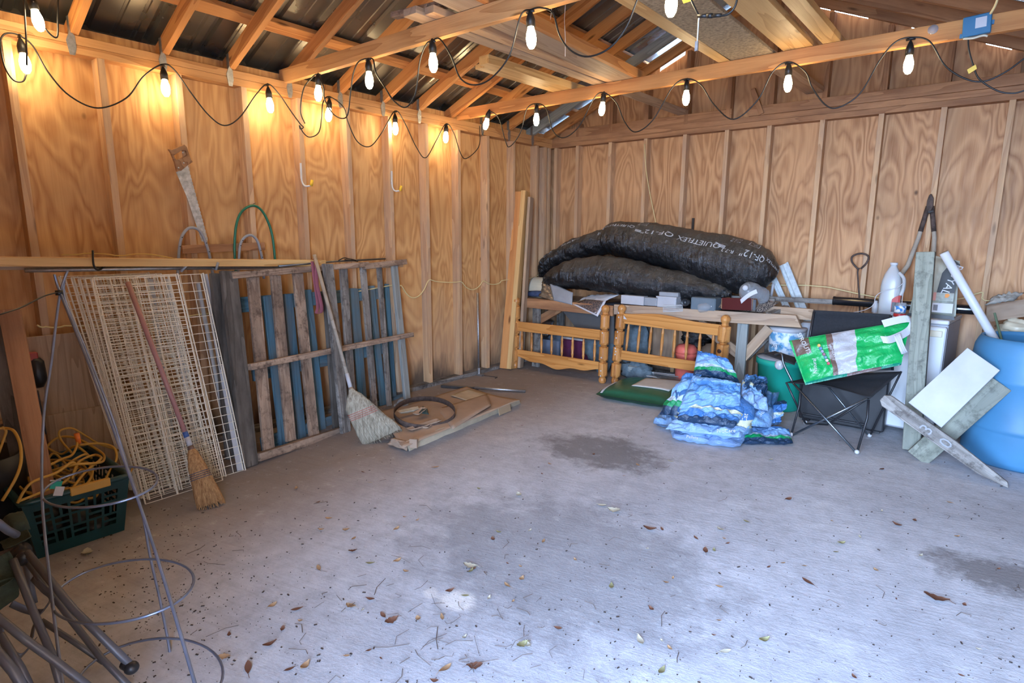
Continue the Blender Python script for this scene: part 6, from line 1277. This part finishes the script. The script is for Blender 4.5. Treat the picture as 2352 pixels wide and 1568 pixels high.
# ------------------------------------------------------------ leaves and twigs
rnd = random.Random(11)
LP = []
def leafmesh(k):
    b = MB(); n = 7; r = random.Random(k); asp = (.42, .5, .36, .6)[k % 4]; curl = (.5, .9, .25, .7)[k % 4]; V_ = []
    for i in range(n+1):
        u = i/n; w = asp*.5*sin(pi*u**.85)*(1+(.18*((i % 2)*2-1) if k == 3 else 0)); z = curl*.25*(2*u-1)**2
        for s in (-1, 0, 1): V_.append(V((u-.5, s*w, z+abs(s)*curl*.12)))
    b.add(V_, [(i*3+j, i*3+j+1, i*3+j+4, i*3+j+3) for i in range(n) for j in (0, 1)]); b.tube([V((.48, 0, curl*.24)), V((.62, .02, curl*.1)), V((.75, .05, .02))], .012, 4)
    return b
LM = []
for k in range(4):
    for m in range(4):
        b = leafmesh(k); o = b.build('leaf', LEAFS[m], W=Matrix(), smooth=True, fix=False); COL.objects.unlink(o); LM.append(o)
def region(px, py):
    c = at(px, py, z=0); dirs = []
    return c
known = [(1000, 1073, 1, .06), (680, 1122, 1, .05), (850, 1108, 2, .05), (1192, 1136, 2, .06), (755, 1190, 1, .05), (910, 1215, 1, .05), (812, 1236, 1, .05), (810, 1265, 0, .05), (850, 1293, 3, .05), (912, 1288, 1, .05), (732, 1304, 1, .06), (1080, 1300, 2, .08), (1082, 1310, 3, .05), (1145, 1222, 3, .04), (1248, 1242, 1, .05), (1132, 1238, 0, .04), (1165, 1344, 1, .05), (1033, 1357, 0, .05), (1068, 1367, 3, .045), (1410, 1172, 2, .09), (1382, 1160, 2, .07), (1492, 1215, 0, .08), (1715, 1197, 3, .05), (1654, 1215, 2, .05), (1620, 1265, 0, .07), (1640, 1264, 3, .04), (1856, 1336, 0, .08), (2150, 1375, 0, .11), (1810, 1146, 0, .07), (1932, 1247, 3, .05), (1920, 1267, 3, .04), (1200, 1480, 3, .06), (1470, 1470, 2, .07), (1755, 1470, 3, .06), (1665, 1495, 2, .06), (1090, 1530, 0, .07), (1022, 1536, 1, .07), (700, 1530, 1, .06), (665, 1536, 0, .05), (515, 1508, 1, .05), (1520, 1540, 3, .06), (1212, 1481, 2, .05), (1015, 1416, 1, .05), (900, 1425, 0, .07), (880, 1413, 0, .05), (625, 1391, 1, .05), (682, 1398, 0, .06), (806, 1392, 1, .06), (850, 1375, 0, .05), (620, 1480, 0, .06), (570, 1533, 0, .08), (200, 1270, 2, .09), (1404, 1346, 3, .06), (2060, 1205, 0, .06), (2025, 1077, 0, .07), (600, 1055, 2, .03), (2115, 1275, 2, .04), (1540, 1060, 2, .05), (1770, 1055, 2, .06), (1465, 1068, 1, .05), (1100, 1122, 3, .04)]
for i in range(90):
    px, py = rnd.uniform(480, 2340), rnd.uniform(930, 1565)
    if py < 1130 and (px < 800 or px > 1480): continue
    known.append((px, py, rnd.choice((0, 0, 1, 1, 2)), rnd.uniform(.02, .045)))
LN = {0: ('dark brown', 'curled'), 1: ('tan orange', 'dry'), 2: ('pale', 'crisp'), 3: ('olive', 'dry')}
def where(px, py):
    a = 'at far left' if px < 560 else 'on left floor' if px < 800 else 'left of centre' if px < 1050 else 'at floor centre' if px < 1300 else 'right of centre' if px < 1600 else 'on right floor' if px < 1950 else 'at far right'
    b_ = 'farthest back' if py < 1080 else 'farther back' if py < 1180 else 'midway' if py < 1280 else 'nearer' if py < 1400 else 'close' if py < 1500 else 'closest to the viewer'
    return a, b_
for i, (px, py, m, sz) in enumerate(known):
    src = LM[(i % 4)*4+m]; o = src.copy(); p = at(px, py, z=.004); s = sz*.78
    o.name = 'fallen_leaf'; W = Matrix.Translation(p) @ Euler((rnd.uniform(-.15, .15), rnd.uniform(-.1, .1), rnd.uniform(0, 6.28))).to_matrix().to_4x4() @ Matrix.Diagonal((s, s, s*.8, 1))
    place(o, W); a, b_ = where(px, py); lab = '%s%s %s leaf lying %s, %s' % ('large ' if sz > .068 else 'tiny ' if sz < .031 else 'small ' if sz < .042 else '', LN[m][1], LN[m][0], a, b_); tag(o, lab, 'leaf', 'fallen leaves')
_g = {}
for o in COL.objects:
    if o.get('category') == 'leaf': _g.setdefault(o['label'], []).append(o)
for lab, L in _g.items():
    if len(L) > 1:
        L.sort(key=lambda o: (o.matrix_basis.translation-CAM).dot(_rt)/(o.matrix_basis.translation-CAM).dot(_f))
        nm = {2: ['left one of two', 'right one of two'], 3: ['left one of three', 'middle one of three', 'right one of three']}.get(len(L)) or ['number %d from the left' % (q+1) for q in range(len(L))]
        for o, q in zip(L, nm): o['label'] = lab+', '+q
b = MB()
for i in range(110):
    px, py = rnd.uniform(450, 2340), rnd.uniform(900, 1565)
    if rnd.random() < .45: px, py = rnd.gauss(1120, 190), rnd.gauss(1430, 90)
    if py < 1060 and not 930 < px < 1480: continue
    p = at(px, min(py, 1600), z=.003); a = rnd.uniform(0, 6.28); l = rnd.uniform(.02, .12); q = p+V((cos(a)*l, sin(a)*l, rnd.uniform(0, .006))); m = p.lerp(q, .5)+V((rnd.uniform(-.02, .02), rnd.uniform(-.02, .02), .003))
    b.tube([p, m, q], rnd.uniform(.0006, .0013), 4, caps=False)
tag(b.build('twigs', TWIGM), 'thin dry twigs and stalks scattered over the concrete floor', 'twigs', kind='stuff')
b = MB()
for i in range(1700):
    px, py = rnd.uniform(250, 2350), rnd.uniform(880, 1600); 
    if rnd.random() < .3: px, py = rnd.gauss(400, 160), rnd.gauss(1330, 120)
    p = at(max(px, 150), max(880, py), z=.001)
    if not (.05 < p.x < 4.4 and -5.5 < p.y < -.1): continue
    s = .0012+.0045*rnd.random()**3; a = rnd.uniform(0, 3.14); b.box(p+V((0, 0, .001)), (s*rnd.uniform(1, 2.6), s, .0018), Matrix.Rotation(a, 3, 'Z'))
tag(b.build('debris', plain('dark_debris', (.07, .05, .04), .9, var=.6, sc=2)), 'dark crumbs and dirt specks scattered over the concrete floor', 'dirt', kind='stuff')
